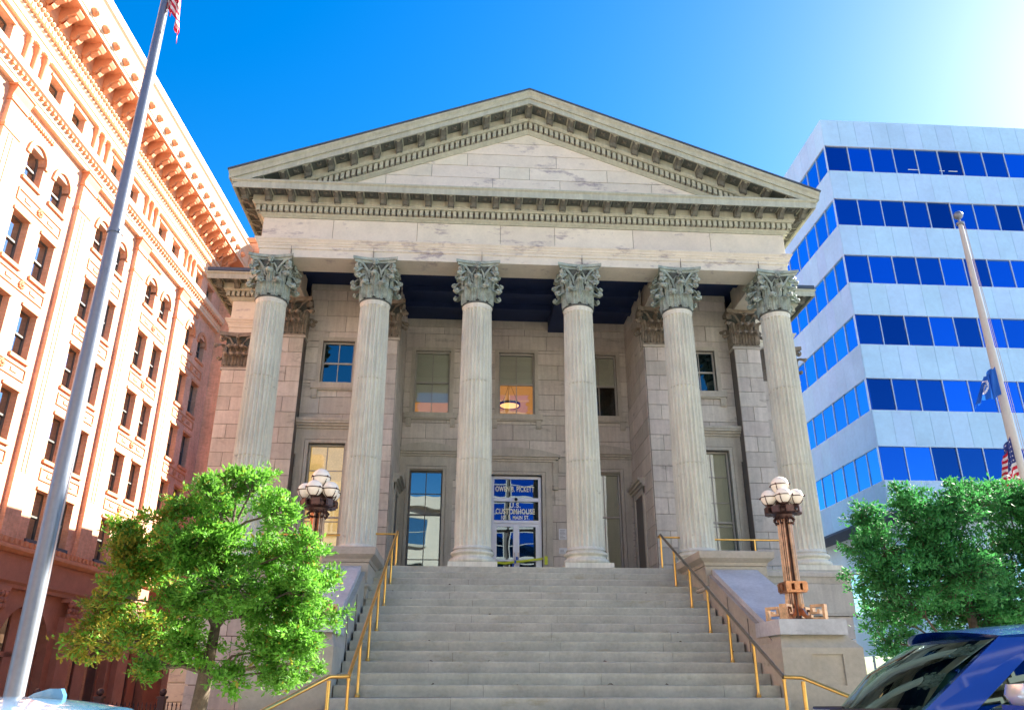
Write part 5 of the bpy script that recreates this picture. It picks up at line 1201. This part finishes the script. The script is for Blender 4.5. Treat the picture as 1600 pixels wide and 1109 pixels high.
flagpole(-6.62, -11.0, 13.6, 0.104, 0.05, 'steel_pole', 'tall grey steel flagpole rising past the left edge of the pediment', joint=(3.0,))
flagpole(8.68, -7.0, 10.75, 0.105, 0.045, 'white_pole', 'white flagpole with a ball finial in front of the glass tower')
def flag(x, y, ztop, H, L, side, label, kind, droop, wide, name='flag', seedv=1, zlow=None):
    """limp cloth: s runs along the fly, t down the hoist"""
    rnd = random.Random(seedv); ns, ntt = 60, 39; vs = []; fs = []; mi = []
    for i in range(ns + 1):
        s = i / ns
        for j in range(ntt + 1):
            t = j / ntt
            ph = s * 15 + t * 2.2
            xx = side * (wide * (1 - math.exp(-2.6 * s)) * (0.55 + 0.45 * t) + 0.05 * math.sin(ph) * min(1, s * 4) * (0.5 + t * 0.5))
            yy = -0.10 * min(1, s * 5) * math.cos(ph * 0.93) * (0.6 + 0.4 * t) + 0.03 * math.sin(s * 40)
            zz = ztop - t * H * (1 - 0.20 * s) - droop * (s ** 0.8) * L - 0.02 * math.sin(ph * 2)
            vs.append((x + xx, y + yy, zz))
    W = ntt + 1
    for i in range(ns):
        for j in range(ntt):
            fs.append((i * W + j, (i + 1) * W + j, (i + 1) * W + j + 1, i * W + j + 1)); s = i / ns; t = j / ntt
            if kind == 'us':
                k = (j * 13 // ntt) % 2; q = 1 if k else 0
                if s < 0.40 and j < ntt * 7 // 13: q = 2; q = 1 if ((i % 4 == 1 or i % 4 == 2) and j % 4 == 2 and (i // 4 + j // 4) % 1 == 0 and i % 4 == 1) else 2
                mi.append(q)
            else:
                d = math.hypot((s - 0.5) * 1.55, (t - 0.5)); ring = 0.27 < d < 0.31 or (0.20 < d < 0.225); letters = 0.225 <= d <= 0.27 and (int(math.atan2(t - 0.5, (s - 0.5) * 1.5) * 9) % 2 == 0)
                fig = d < 0.16 and (abs((s - 0.46)) < 0.035 or (abs(s - 0.55) < 0.02 and t > 0.42) or abs(t - 0.62) < 0.02)
                mi.append(1 if ring or letters or fig else 2)
    mb = MB(); mb.add(vs, fs); mb.mi = mi
    me = mb.mesh(name, ['flag_red', 'flag_white', 'flag_blue'] if kind == 'us' else ['flag_red', 'flag_white', 'state_blue'], (x, y, ztop)); me.shade_smooth()
    o = bpy.data.objects.new(name, me); COL.objects.link(o); o.location = (x, y, ztop + GZ); LOC[o.name] = Vector((x, y, ztop)); tag(o, label, 'flag'); return o
flag(-6.56, -11.05, 8.25, 1.15, 1.5, 1, 'red, white and blue striped flag hanging limp near the top of the left flagpole', 'us', 0.56, 0.27, seedv=2)
flag(8.60, -7.1, 3.05, 0.60, 0.95, -1, 'blue state flag with a round white seal hanging on the right flagpole', 'state', 0.40, 0.62, seedv=5)
flag(8.56, -7.1, 1.62, 0.9, 1.3, -1, 'striped flag below the blue flag on the right flagpole, its foot in the tree', 'us', 0.5, 0.50, seedv=9)

# ------------------------------------------------------------------ trees
def tree(x, y, blobs, label, leafn, seedv, m, trunk_top, fork, size=0.075, lean=0.0, m2=None, yellow=None, dens=260):
    rnd = random.Random(seedv); t = thing('street_tree', (x, y, G), label, 'tree', 'street trees in front of the customhouse')
    tr = MB(); P0 = Vector((x, y, G)); F = Vector(fork)
    tr.tube([P0, P0.lerp(F, 0.3) + Vector((0.02, 0, 0)), P0.lerp(F, 0.7) - Vector((0.02, 0, 0)), F], [0.115, 0.095, 0.085, 0.075], 10); part(tr, 'trunk', 'bark', t, smooth=60)
    br = MB(); tips = []
    ld = [F - Vector((0, 0, 0.05)), F + Vector((0.03, 0.02, 0.45)), F + Vector((0.0, -0.02, 0.95)), F + Vector((0.06, 0.03, 1.5))]
    br.tube(ld, [0.07, 0.055, 0.04, 0.022], 8); nodes = [(F, 0.050), (ld[1], 0.045), (ld[2], 0.036), (ld[3], 0.024), (ld[1].lerp(ld[2], 0.5), 0.04)]
    order = sorted(blobs, key=lambda b: (Vector(b[:3]) - F).length); kk = 0
    for (bx, by, bz, r) in order:
        c = Vector((bx, by, bz))
        cand = sorted(nodes, key=lambda n_: (n_[0] - c).length + (0.55 if n_[1] < 0.02 else 0.0) + (max(0, n_[0].z - c.z + 0.05) * 1.2))[0]
        st0, r0 = cand; d = c - st0; kk += 1
        k1 = st0 + d * 0.35 + Vector((rnd.uniform(-.06, .06), rnd.uniform(-.06, .06), rnd.uniform(0.0, 0.09))); k2 = st0 + d * 0.7 + Vector((rnd.uniform(-.06, .06), rnd.uniform(-.06, .06), rnd.uniform(-0.03, 0.06)))
        ra = max(0.012, r0 * 0.72); br.tube([st0, k1, k2, c], [ra, ra * 0.8, ra * 0.65, ra * 0.5], 6); nodes += [(k1, ra * 0.85), (k2, ra * 0.7), (c, ra * 0.5)]
        nt_ = max(10, int(r * r * dens))
        for q in range(nt_):
            v = Vector((rnd.gauss(0, 1), rnd.gauss(0, 1), rnd.gauss(0, 1))).normalized() * r * rnd.uniform(0.2, 1.0) ** 0.5; v.z *= 0.8
            p = c + v; st_ = c if rnd.random() < 0.65 else k2; midp = st_.lerp(p, 0.5) + Vector((rnd.uniform(-.05, .05), rnd.uniform(-.05, .05), rnd.uniform(-0.02, 0.06)))
            br.tube([st_, midp, p], [0.007, 0.005, 0.003], 3); tips.append((p, (p - midp).normalized(), bx))
            if rnd.random() < 0.5: tips.append((midp, (p - st_).normalized(), bx))
    part(br, 'branches', 'bark', t)
    verts, faces, mi = [], [], []
    per = max(1, leafn // len(tips))
    for (p, d, bx) in tips:
        for q in range(per):
            a = (d * 0.5 + Vector((rnd.gauss(0, 0.8), rnd.gauss(0, 0.8), rnd.gauss(0.25, 0.6)))).normalized(); o = p + Vector((rnd.gauss(0, 0.045), rnd.gauss(0, 0.045), rnd.gauss(0, 0.03)))
            L_ = size * rnd.uniform(0.6, 1.25); w = a.cross(Vector((rnd.gauss(0, .5), rnd.gauss(0, .5), 1))).normalized() * L_ * 0.22; nn = a.cross(w).normalized() * L_ * 0.08
            b = len(verts); verts += [tuple(o), tuple(o + a * L_ * 0.5 + w + nn), tuple(o + a * L_), tuple(o + a * L_ * 0.5 - w + nn)]
            faces += [(b, b + 1, b + 2), (b, b + 2, b + 3)]
            y_ = 1 if (yellow and rnd.random() < yellow(o)) else 0; mi += [y_] * 2
    base = LOC[t.name]; me = bpy.data.meshes.new('crown'); me.from_pydata([(a - base[0], b - base[1], c - base[2]) for a, b, c in verts], [], faces)
    me.materials.append(MATS[m]); me.materials.append(MATS['leaf_sunlit']); me.polygons.foreach_set('material_index', mi)
    o = bpy.data.objects.new('crown', me); COL.objects.link(o); o.parent = t; o['kind'] = 'stuff'
    return t
LEFT_BLOBS = [(-5.01, -11.41, -1.36, 0.32), (-4.53, -11.87, -0.8, 0.24), (-5.26, -11.6, -2.34, 0.3), (-5.7, -11.34, -1.99, 0.26), (-4.6, -11.54, -2.4, 0.3), (-4.02, -11.32, -2.05, 0.35), (-3.48, -11.77, -2.34, 0.3), (-3.58, -11.71, -2.72, 0.2), (-3.39, -11.81, -1.82, 0.31), (-4.59, -11.49, -1.65, 0.42), (-5.62, -11.3, -1.2, 0.27), (-5.5, -11.4, -1.5, 0.30), (-4.75, -11.7, -1.35, 0.4), (-4.22, -11.38, -0.56, 0.31), (-4.53, -11.26, -0.46, 0.22), (-4.9, -11.2, -0.84, 0.33), (-4.65, -11.06, -0.85, 0.33), (-5.3, -11.26, -1.01, 0.25), (-5.47, -11.08, -1.24, 0.27), (-3.81, -11.97, -1.02, 0.3), (-4.55, -11.53, -1.31, 0.43), (-5.32, -11.06, -1.53, 0.35), (-5.76, -11.35, -2.33, 0.31), (-5.57, -11.1, -2.08, 0.38), (-5.42, -11.89, -1.88, 0.24), (-3.9, -11.53, -1.44, 0.36), (-3.44, -11.75, -1.4, 0.28), (-3.32, -11.46, -1.74, 0.29), (-3.74, -11.43, -1.85, 0.39), (-4.15, -11.99, -1.84, 0.43), (-4.64, -11.78, -2.02, 0.35), (-3.75, -11.72, -2.37, 0.31), (-3.52, -11.08, -2.55, 0.26), (-5.05, -11.23, -2.36, 0.31), (-4.14, -11.84, -2.72, 0.21), (-3.26, -11.2, -2.03, 0.25), (-4.94, -11.86, -2.63, 0.17), (-3.54, -11.38, -2.15, 0.32)]
RIGHT_BLOBS = [(3.18, -11.33, -1.56, 0.33), (3.17, -11.4, -0.85, 0.24), (2.96, -11.59, -1.3, 0.22), (3.43, -11.01, -2.01, 0.32), (4.02, -11.69, -1.6, 0.54), (4.65, -11.3, -0.6, 0.33), (5.54, -10.98, -0.6, 0.39), (3.7, -11.64, -1.08, 0.39), (4.52, -11.26, -1.99, 0.44), (4.04, -11.67, -0.85, 0.44), (3.43, -11.8, -0.77, 0.27), (5.24, -10.93, -0.55, 0.39), (3.24, -11.59, -1.34, 0.41), (3.73, -11.58, -1.44, 0.49), (4.96, -10.82, -1.32, 0.5), (5.46, -10.93, -1.09, 0.51), (3.35, -11.51, -1.84, 0.4), (4.31, -10.84, -1.96, 0.44), (4.78, -11.26, -1.92, 0.49), (5.63, -11.12, -1.52, 0.5), (3.14, -11.6, -2.34, 0.25), (3.86, -10.86, -2.49, 0.23), (3.3, -11.11, -1.07, 0.18), (6.27, -10.83, -0.9, 0.51), (5.57, -10.91, -2.03, 0.41), (4.03, -11.5, -2.43, 0.32)]
tree(-4.48, -11.5, LEFT_BLOBS, 'small bright green street tree in front of the left side of the steps', 62000, 3, 'leaf', 0, (-4.43, -11.5, -2.66), size=0.066, dens=235, yellow=lambda o: 0.65 if o.x < -5.35 and o.z < -1.2 else (0.30 if o.x < -4.9 else 0.03))  # yellower leaves on the left side paint in sunlight
tree(4.35, -11.3, RIGHT_BLOBS, 'dense deep green street tree behind the blue pickup truck', 72000, 4, 'leaf_deep', 0, (4.3, -11.3, -2.7), size=0.062, dens=300)

lt = MB(); rr_ = random.Random(11)
for q in range(26):
    k = rr_.randint(3, 15); lx = rr_.uniform(-3.6, 3.6); ly = -0.65 - TR * k + rr_.uniform(0.05, 0.3); a = rr_.uniform(0, 6.3); lz = -RS * k + 0.004; sz = rr_.uniform(0.03, 0.07)
    lt.add([(lx, ly, lz), (lx + sz * math.cos(a), ly + sz * math.sin(a), lz + 0.03), (lx + sz * 1.6 * math.cos(a + .5), ly + sz * 1.6 * math.sin(a + .5), lz + 0.012), (lx + sz * math.cos(a + 1), ly + sz * math.sin(a + 1), lz + 0.002)], [(0, 1, 2), (0, 2, 3)])
part(lt, 'leaf_litter', 'bark', None, kind='stuff')
# ------------------------------------------------------------------ iron fence in the alley on the left
fz = -3.05
t = thing('iron_fence', (-11.5, 3.0, G), 'black spiked iron fence across the alley left of the customhouse', 'fence')
for x in (-13.3, -11.62, -9.93):
    mb = MB(); mb.box(x - 0.09, x + 0.09, 2.91, 3.09, G, fz - 0.04); mb.box(x - 0.12, x + 0.12, 2.88, 3.12, fz - 0.1, fz - 0.04); mb.sphere((x, 3.0, fz + 0.06), 0.10, 12, 8); part(mb, 'post', 'iron_fence', t, smooth=40)
mb = MB(); x = -15.5
pk = MB(); pk.box(-0.012, 0.012, -0.012, 0.012, 0, 1.02); pk.add([(-0.028, 0, 1.02), (0, -0.02, 1.02), (0.028, 0, 1.02), (0, 0.02, 1.02), (0, 0, 1.13)], [(0, 1, 4), (1, 2, 4), (2, 3, 4), (3, 0, 4), (0, 3, 2, 1)]); PK = pk.mesh('picket', 'iron_fence')
while x < -9.0:
    part(PK, 'picket', None, t, at=(x, 3.0, G + 0.05)); x += 0.115
mb.box(-15.5, -9.0, 2.98, 3.02, G + 0.2, G + 0.24); mb.box(-15.5, -9.0, 2.98, 3.02, G + 0.92, G + 0.96); part(mb, 'rail', 'iron_fence', t)

# ------------------------------------------------------------------ vehicles
def loft(sections, mtl, name, parent, smooth=35, M=None, closed=True):
    """sections: list of rings of 3-D points (same count)"""
    mb = MB(); k = len(sections[0]); vs = [p for s in sections for p in s]
    fs = [(i * k + a, i * k + (a + 1) % k, (i + 1) * k + (a + 1) % k, (i + 1) * k + a) for i in range(len(sections) - 1) for a in range(k)]
    fs += [tuple(range(k))[::-1], tuple(range((len(sections) - 1) * k, len(sections) * k))]
    mb.add(vs, fs); return part(mb, name, mtl, parent, smooth=smooth)
def wheel(parent, cx, cy, r, w, side):
    mb = MB(); mb.lathe([(r * 0.62, -w / 2), (r * 0.93, -w / 2), (r, -w * 0.3), (r, w * 0.3), (r * 0.93, w / 2), (r * 0.62, w / 2)], 0, 0, 28)
    Mx = Matrix.Translation((cx, cy, G + r)) @ Matrix.Rotation(R(90), 4, 'X'); mb.xf(Mx); wh = part(mb, 'wheel', 'rubber', parent, smooth=40)
    mb = MB(); mb.lathe([(0.05, w * 0.30), (r * 0.60, w * 0.36), (r * 0.63, w * 0.5), (r * 0.63, -w * 0.5), (0.05, -w * 0.3)], 0, 0, 24)
    for i in range(6): a = i * math.pi / 3; st_ = len(mb.v); mb.box(0.05, r * 0.58, -0.035, 0.035, -w * 0.47, w * 0.47); mb.xf(Matrix.Rotation(a, 4, 'Z'), st_)
    mb.xf(Mx); part(mb, 'rim', 'chrome', wh, smooth=40)
def greenhouse(parent, body, gz, prof_low, prof_top, hw_low, hw_top, splits, cx=0, pillar='car_blue', roofm='car_blue', glassm='car_glass'):
    """cabin from belt line to roof: pillars + separate glass + roof. prof_low/top: x of front and rear at belt and at roof"""
    (xf0, xr0, zb), (xf1, xr1, zt) = prof_low, prof_top
    def P(u, v, side, out=0.0):      # u 0..1 front to rear, v 0..1 belt to roof
        x = (xf0 + (xr0 - xf0) * u) * (1 - v) + (xf1 + (xr1 - xf1) * u) * v
        return (x, side * ((hw_low * (1 - v) + hw_top * v) - 0.10 * (2 * u - 1) ** 2 * 0.6 + out), zb + (zt - zb) * v)
    for sd in (-1, 1):
        for ua, ub in splits['pillars']:
            mb = MB()
            q = [P(ua[0], 0, sd), P(ub[0], 0, sd), P(ub[1], 1, sd), P(ua[1], 1, sd)]; r = [P(ua[0], 0, sd, -0.06), P(ub[0], 0, sd, -0.06), P(ub[1], 1, sd, -0.06), P(ua[1], 1, sd, -0.06)]
            mb.add(q + r, [(0, 1, 2, 3), (7, 6, 5, 4), (0, 4, 5, 1), (1, 5, 6, 2), (2, 6, 7, 3), (3, 7, 4, 0)]); part(mb, 'pillar', pillar, parent)
    for i in range(len(splits['pillars']) - 1):
        a = splits['pillars'][i][1]; b = splits['pillars'][i + 1][0]
        for sd in (-1, 1):
            g = MB(); q = [P(a[0], 0, sd, -0.02), P(b[0], 0, sd, -0.02), P(b[1], 1, sd, -0.02), P(a[1], 1, sd, -0.02)]; g.add(q + [(x, y - sd * 0.008, z) for x, y, z in q], [(0, 1, 2, 3), (7, 6, 5, 4)]); part(g, 'side_window', glassm, parent)
    for nm, u, bow in (('windscreen', 0, -0.16), ('rear_window', 1, 0.08)):
        g = MB(); n = 10; lo, hi = [], []
        for i in range(n + 1):
            s = 1 - 2 * i / n
            for L_, v in ((lo, 0), (hi, 1)):
                p = P(u, v, 1); hw = p[1] - 0.02; L_.append((p[0] + bow * (1 - s * s), s * hw, p[2]))
        mid = [((a[0] + b[0]) / 2 + bow * 0.25, (a[1] + b[1]) / 2 * 1.0, (a[2] + b[2]) / 2 + 0.02) for a, b in zip(lo, hi)]
        g.add(lo + mid + hi, [(i, i + 1, n + 2 + i, n + 1 + i) for i in range(n)] + [(n + 1 + i, n + 2 + i, 2 * n + 3 + i, 2 * n + 2 + i) for i in range(n)]); part(g, nm, glassm, parent, smooth=60)
    # roof
    rings = []; N = 12
    for iu in range(N + 1):
        u = iu / N; row = []
        for k in range(13):
            s = 1 - 2 * k / 12; p = P(u, 1, 1); crown = 0.075 * (1 - s * s) * (0.55 + 0.45 * math.sin(math.pi * (0.12 + 0.76 * u))) + 0.035 * math.sin(math.pi * u); bow = -0.16 * (1 - s * s) * (1 - u) + 0.08 * (1 - s * s) * u
            row.append((p[0] + bow, s * (p[1] + 0.01), p[2] + crown))
        row += [(row[-1][0], row[-1][1] * 0.97, p[2] - 0.04), (row[0][0], row[0][1] * 0.97, p[2] - 0.04)]
        rings.append(row)
    mb = MB(); k = len(rings[0]); mb.add([p for r in rings for p in r], [(i * k + a, i * k + (a + 1) % k, (i + 1) * k + (a + 1) % k, (i + 1) * k + a) for i in range(N) for a in range(k)] + [tuple(range(k))[::-1], tuple(range(N * k, N * k + k))])
    return part(mb, 'roof', roofm, parent, smooth=50)
# pickup truck, nose to the left
TK = thing('pickup_truck', (0, 0, G), 'shiny blue pickup truck parked at the right, nose pointing left', 'pickup truck')
bz = -2.93
def body_ring(x, zt, hw, zb=G + 0.45):
    return [(x, -hw * 0.96, zb), (x, -hw, zb + 0.25), (x, -hw, zt - 0.22), (x, -hw * 0.97, zt - 0.06), (x, -hw * 0.9, zt), (x, hw * 0.9, zt), (x, hw * 0.97, zt - 0.06), (x, hw, zt - 0.22), (x, hw, zb + 0.25), (x, hw * 0.96, zb)]
secs = [body_ring(x, z, hw) for x, z, hw in ((-1.05, bz - 0.42, 0.82), (-0.98, bz - 0.22, 0.92), (-0.7, bz - 0.13, 0.97), (0.0, bz - 0.07, 0.99), (0.55, bz - 0.01, 0.995), (0.8, bz, 1.0), (3.0, bz, 1.0), (3.05, bz - 0.02, 1.0), (5.1, bz - 0.05, 1.0), (5.2, bz - 0.1, 0.97))]
loft(secs, 'car_blue', 'body', TK)
greenhouse(TK, None, G, (0.72, 3.02, bz + 0.001), (1.22, 2.86, -2.53), 0.935, 0.84, {'pillars': [((0, 0), (0.10, 0.13)), ((0.42, 0.44), (0.48, 0.50)), ((0.93, 0.90), (1, 1))]})
for s in (-1, 1):
    mb = MB(); mb.lathe([(0.02, -0.085), (0.10, -0.075), (0.125, 0.0), (0.11, 0.075), (0.02, 0.085)], 0, 0, 14); mb.xf(Matrix.Translation((1.16, s * 1.20, bz + 0.115)) @ Matrix.Diagonal((1.0, 1.2, 0.65, 1)) ); mir = part(mb, 'mirror', 'mirror_cap', TK, smooth=60)
    mb = MB(); mb.box(1.05, 1.26, *sorted((s * 1.08, s * 1.34)), bz + 0.0, bz + 0.075); part(mb, 'mirror_base', 'car_blue', mir); mb = MB(); mb.box(1.03, 1.07, *sorted((s * 1.12, s * 1.34)), bz + 0.015, bz + 0.045); mb.box(1.07, 1.2, *sorted((s * 1.335, s * 1.35)), bz + 0.015, bz + 0.045); part(mb, 'indicator', 'orange_lens', mir)
    mb = MB(); mb.box(1.08, 1.2, *sorted((s * 0.90, s * 1.12)), bz + 0.0, bz + 0.05); part(mb, 'mirror_arm', 'black_trim', mir)
    mb = MB(); mb.box(-1.03, -0.85, *sorted((s * 0.62, s * 0.92)), bz - 0.55, bz - 0.30); part(mb, 'headlight', 'chrome', TK)
    mb = MB(); mb.box(5.12, 5.22, *sorted((s * 0.82, s * 0.98)), bz - 0.6, bz - 0.2); part(mb, 'tail_light', 'red_lens', TK)
    for x0, x1 in ((0.9, 1.82), (1.86, 2.7)):
        mb = MB(); mb.box(x0, x1, *sorted((s * 0.985, s * 1.008)), G + 0.62, bz - 0.03); d_ = part(mb, 'door', 'car_blue', TK); mb = MB(); mb.box(x1 - 0.25, x1 - 0.08, *sorted((s * 1.005, s * 1.035)), bz - 0.16, bz - 0.12); part(mb, 'door_handle', 'chrome', d_)
for x in (-0.25, 3.95):
    for s in (-1, 1): wheel(TK, x, s * 0.88, 0.40, 0.26, s)
mb = MB(); mb.box(-1.14, -0.98, -0.9, 0.9, G + 0.4, G + 0.72); part(mb, 'bumper', 'chrome', TK); mb = MB(); [mb.box(-1.06, -1.0, -0.6, 0.6, bz - 0.62 + k * 0.08, bz - 0.59 + k * 0.08) for k in range(5)]; part(mb, 'grille', 'black_trim', TK)
mb = MB(); mb.tube([(0.52, 0.2, bz + 0.01), (0.58, -0.3, bz + 0.025), (0.68, -0.75, bz + 0.04)], 0.010, 5); mb.tube([(0.52, 0.80, bz + 0.01), (0.53, 0.4, bz + 0.02), (0.56, 0.02, bz + 0.03)], 0.010, 5); part(mb, 'wiper', 'black_trim', TK)
mb = MB(); mb.box(0.74, 1.2, -0.88, 0.88, bz - 0.02, bz + 0.03); mb.tube([(1.25, -0.55, bz + 0.02), (1.38, -0.55, bz + 0.12)], 0.19, 12); part(mb, 'dashboard', 'black_trim', TK)
for y in (-0.45, 0.45): mb = MB(); mb.box(1.9, 2.1, y - 0.25, y + 0.25, bz - 0.4, bz + 0.15); mb.box(1.95, 2.07, y - 0.13, y + 0.13, bz + 0.15, bz + 0.30); part(mb, 'seat', 'black_trim', TK)
TK.location = (0.08, -15.38, 0); TK.rotation_euler[2] = -R(13.9)
# pale blue car at the left
CA = thing('pale_car', (0, 0, G), 'pale blue car with a shark-fin aerial parked at the lower left', 'car')
cz = -3.28
secs = [body_ring(x, z, hw, G + 0.3) for x, z, hw in ((-2.3, cz - 0.35, 0.7), (-2.2, cz - 0.16, 0.82), (-1.6, cz - 0.08, 0.88), (-0.9, cz, 0.90), (1.2, cz + 0.0, 0.90), (1.9, cz - 0.03, 0.88), (2.15, cz - 0.12, 0.84), (2.25, cz - 0.3, 0.76))]
loft(secs, 'car_pale', 'body', CA)
greenhouse(CA, None, G, (-0.95, 1.75, cz + 0.001), (-0.2, 0.72, -2.915), 0.86, 0.62, {'pillars': [((0, 0), (0.05, 0.08)), ((0.40, 0.46), (0.44, 0.54)), ((0.90, 0.86), (1, 1))]}, pillar='car_pale', roofm='car_pale')
mb = MB(); mb.prism([(0.28, -2.84), (0.52, -2.84), (0.52, -2.80), (0.50, -2.765), (0.44, -2.765), (0.36, -2.79)], lambda p, q, t: (p, t, q), -0.022, 0.022); part(mb, 'shark_fin_aerial', 'car_pale', CA)
for x in (-1.45, 1.35):
    for s in (-1, 1): wheel(CA, x, s * 0.80, 0.33, 0.21, s)
for s in (-1, 1): mb = MB(); mb.box(2.1, 2.24, *sorted((s * 0.5, s * 0.78)), cz - 0.35, cz - 0.2); part(mb, 'tail_light', 'red_lens', CA); mb = MB(); mb.box(-2.28, -2.1, *sorted((s * 0.45, s * 0.7)), cz - 0.42, cz - 0.28); part(mb, 'headlight', 'chrome', CA)
CA.location = (-4.42, -15.7, -0.03)
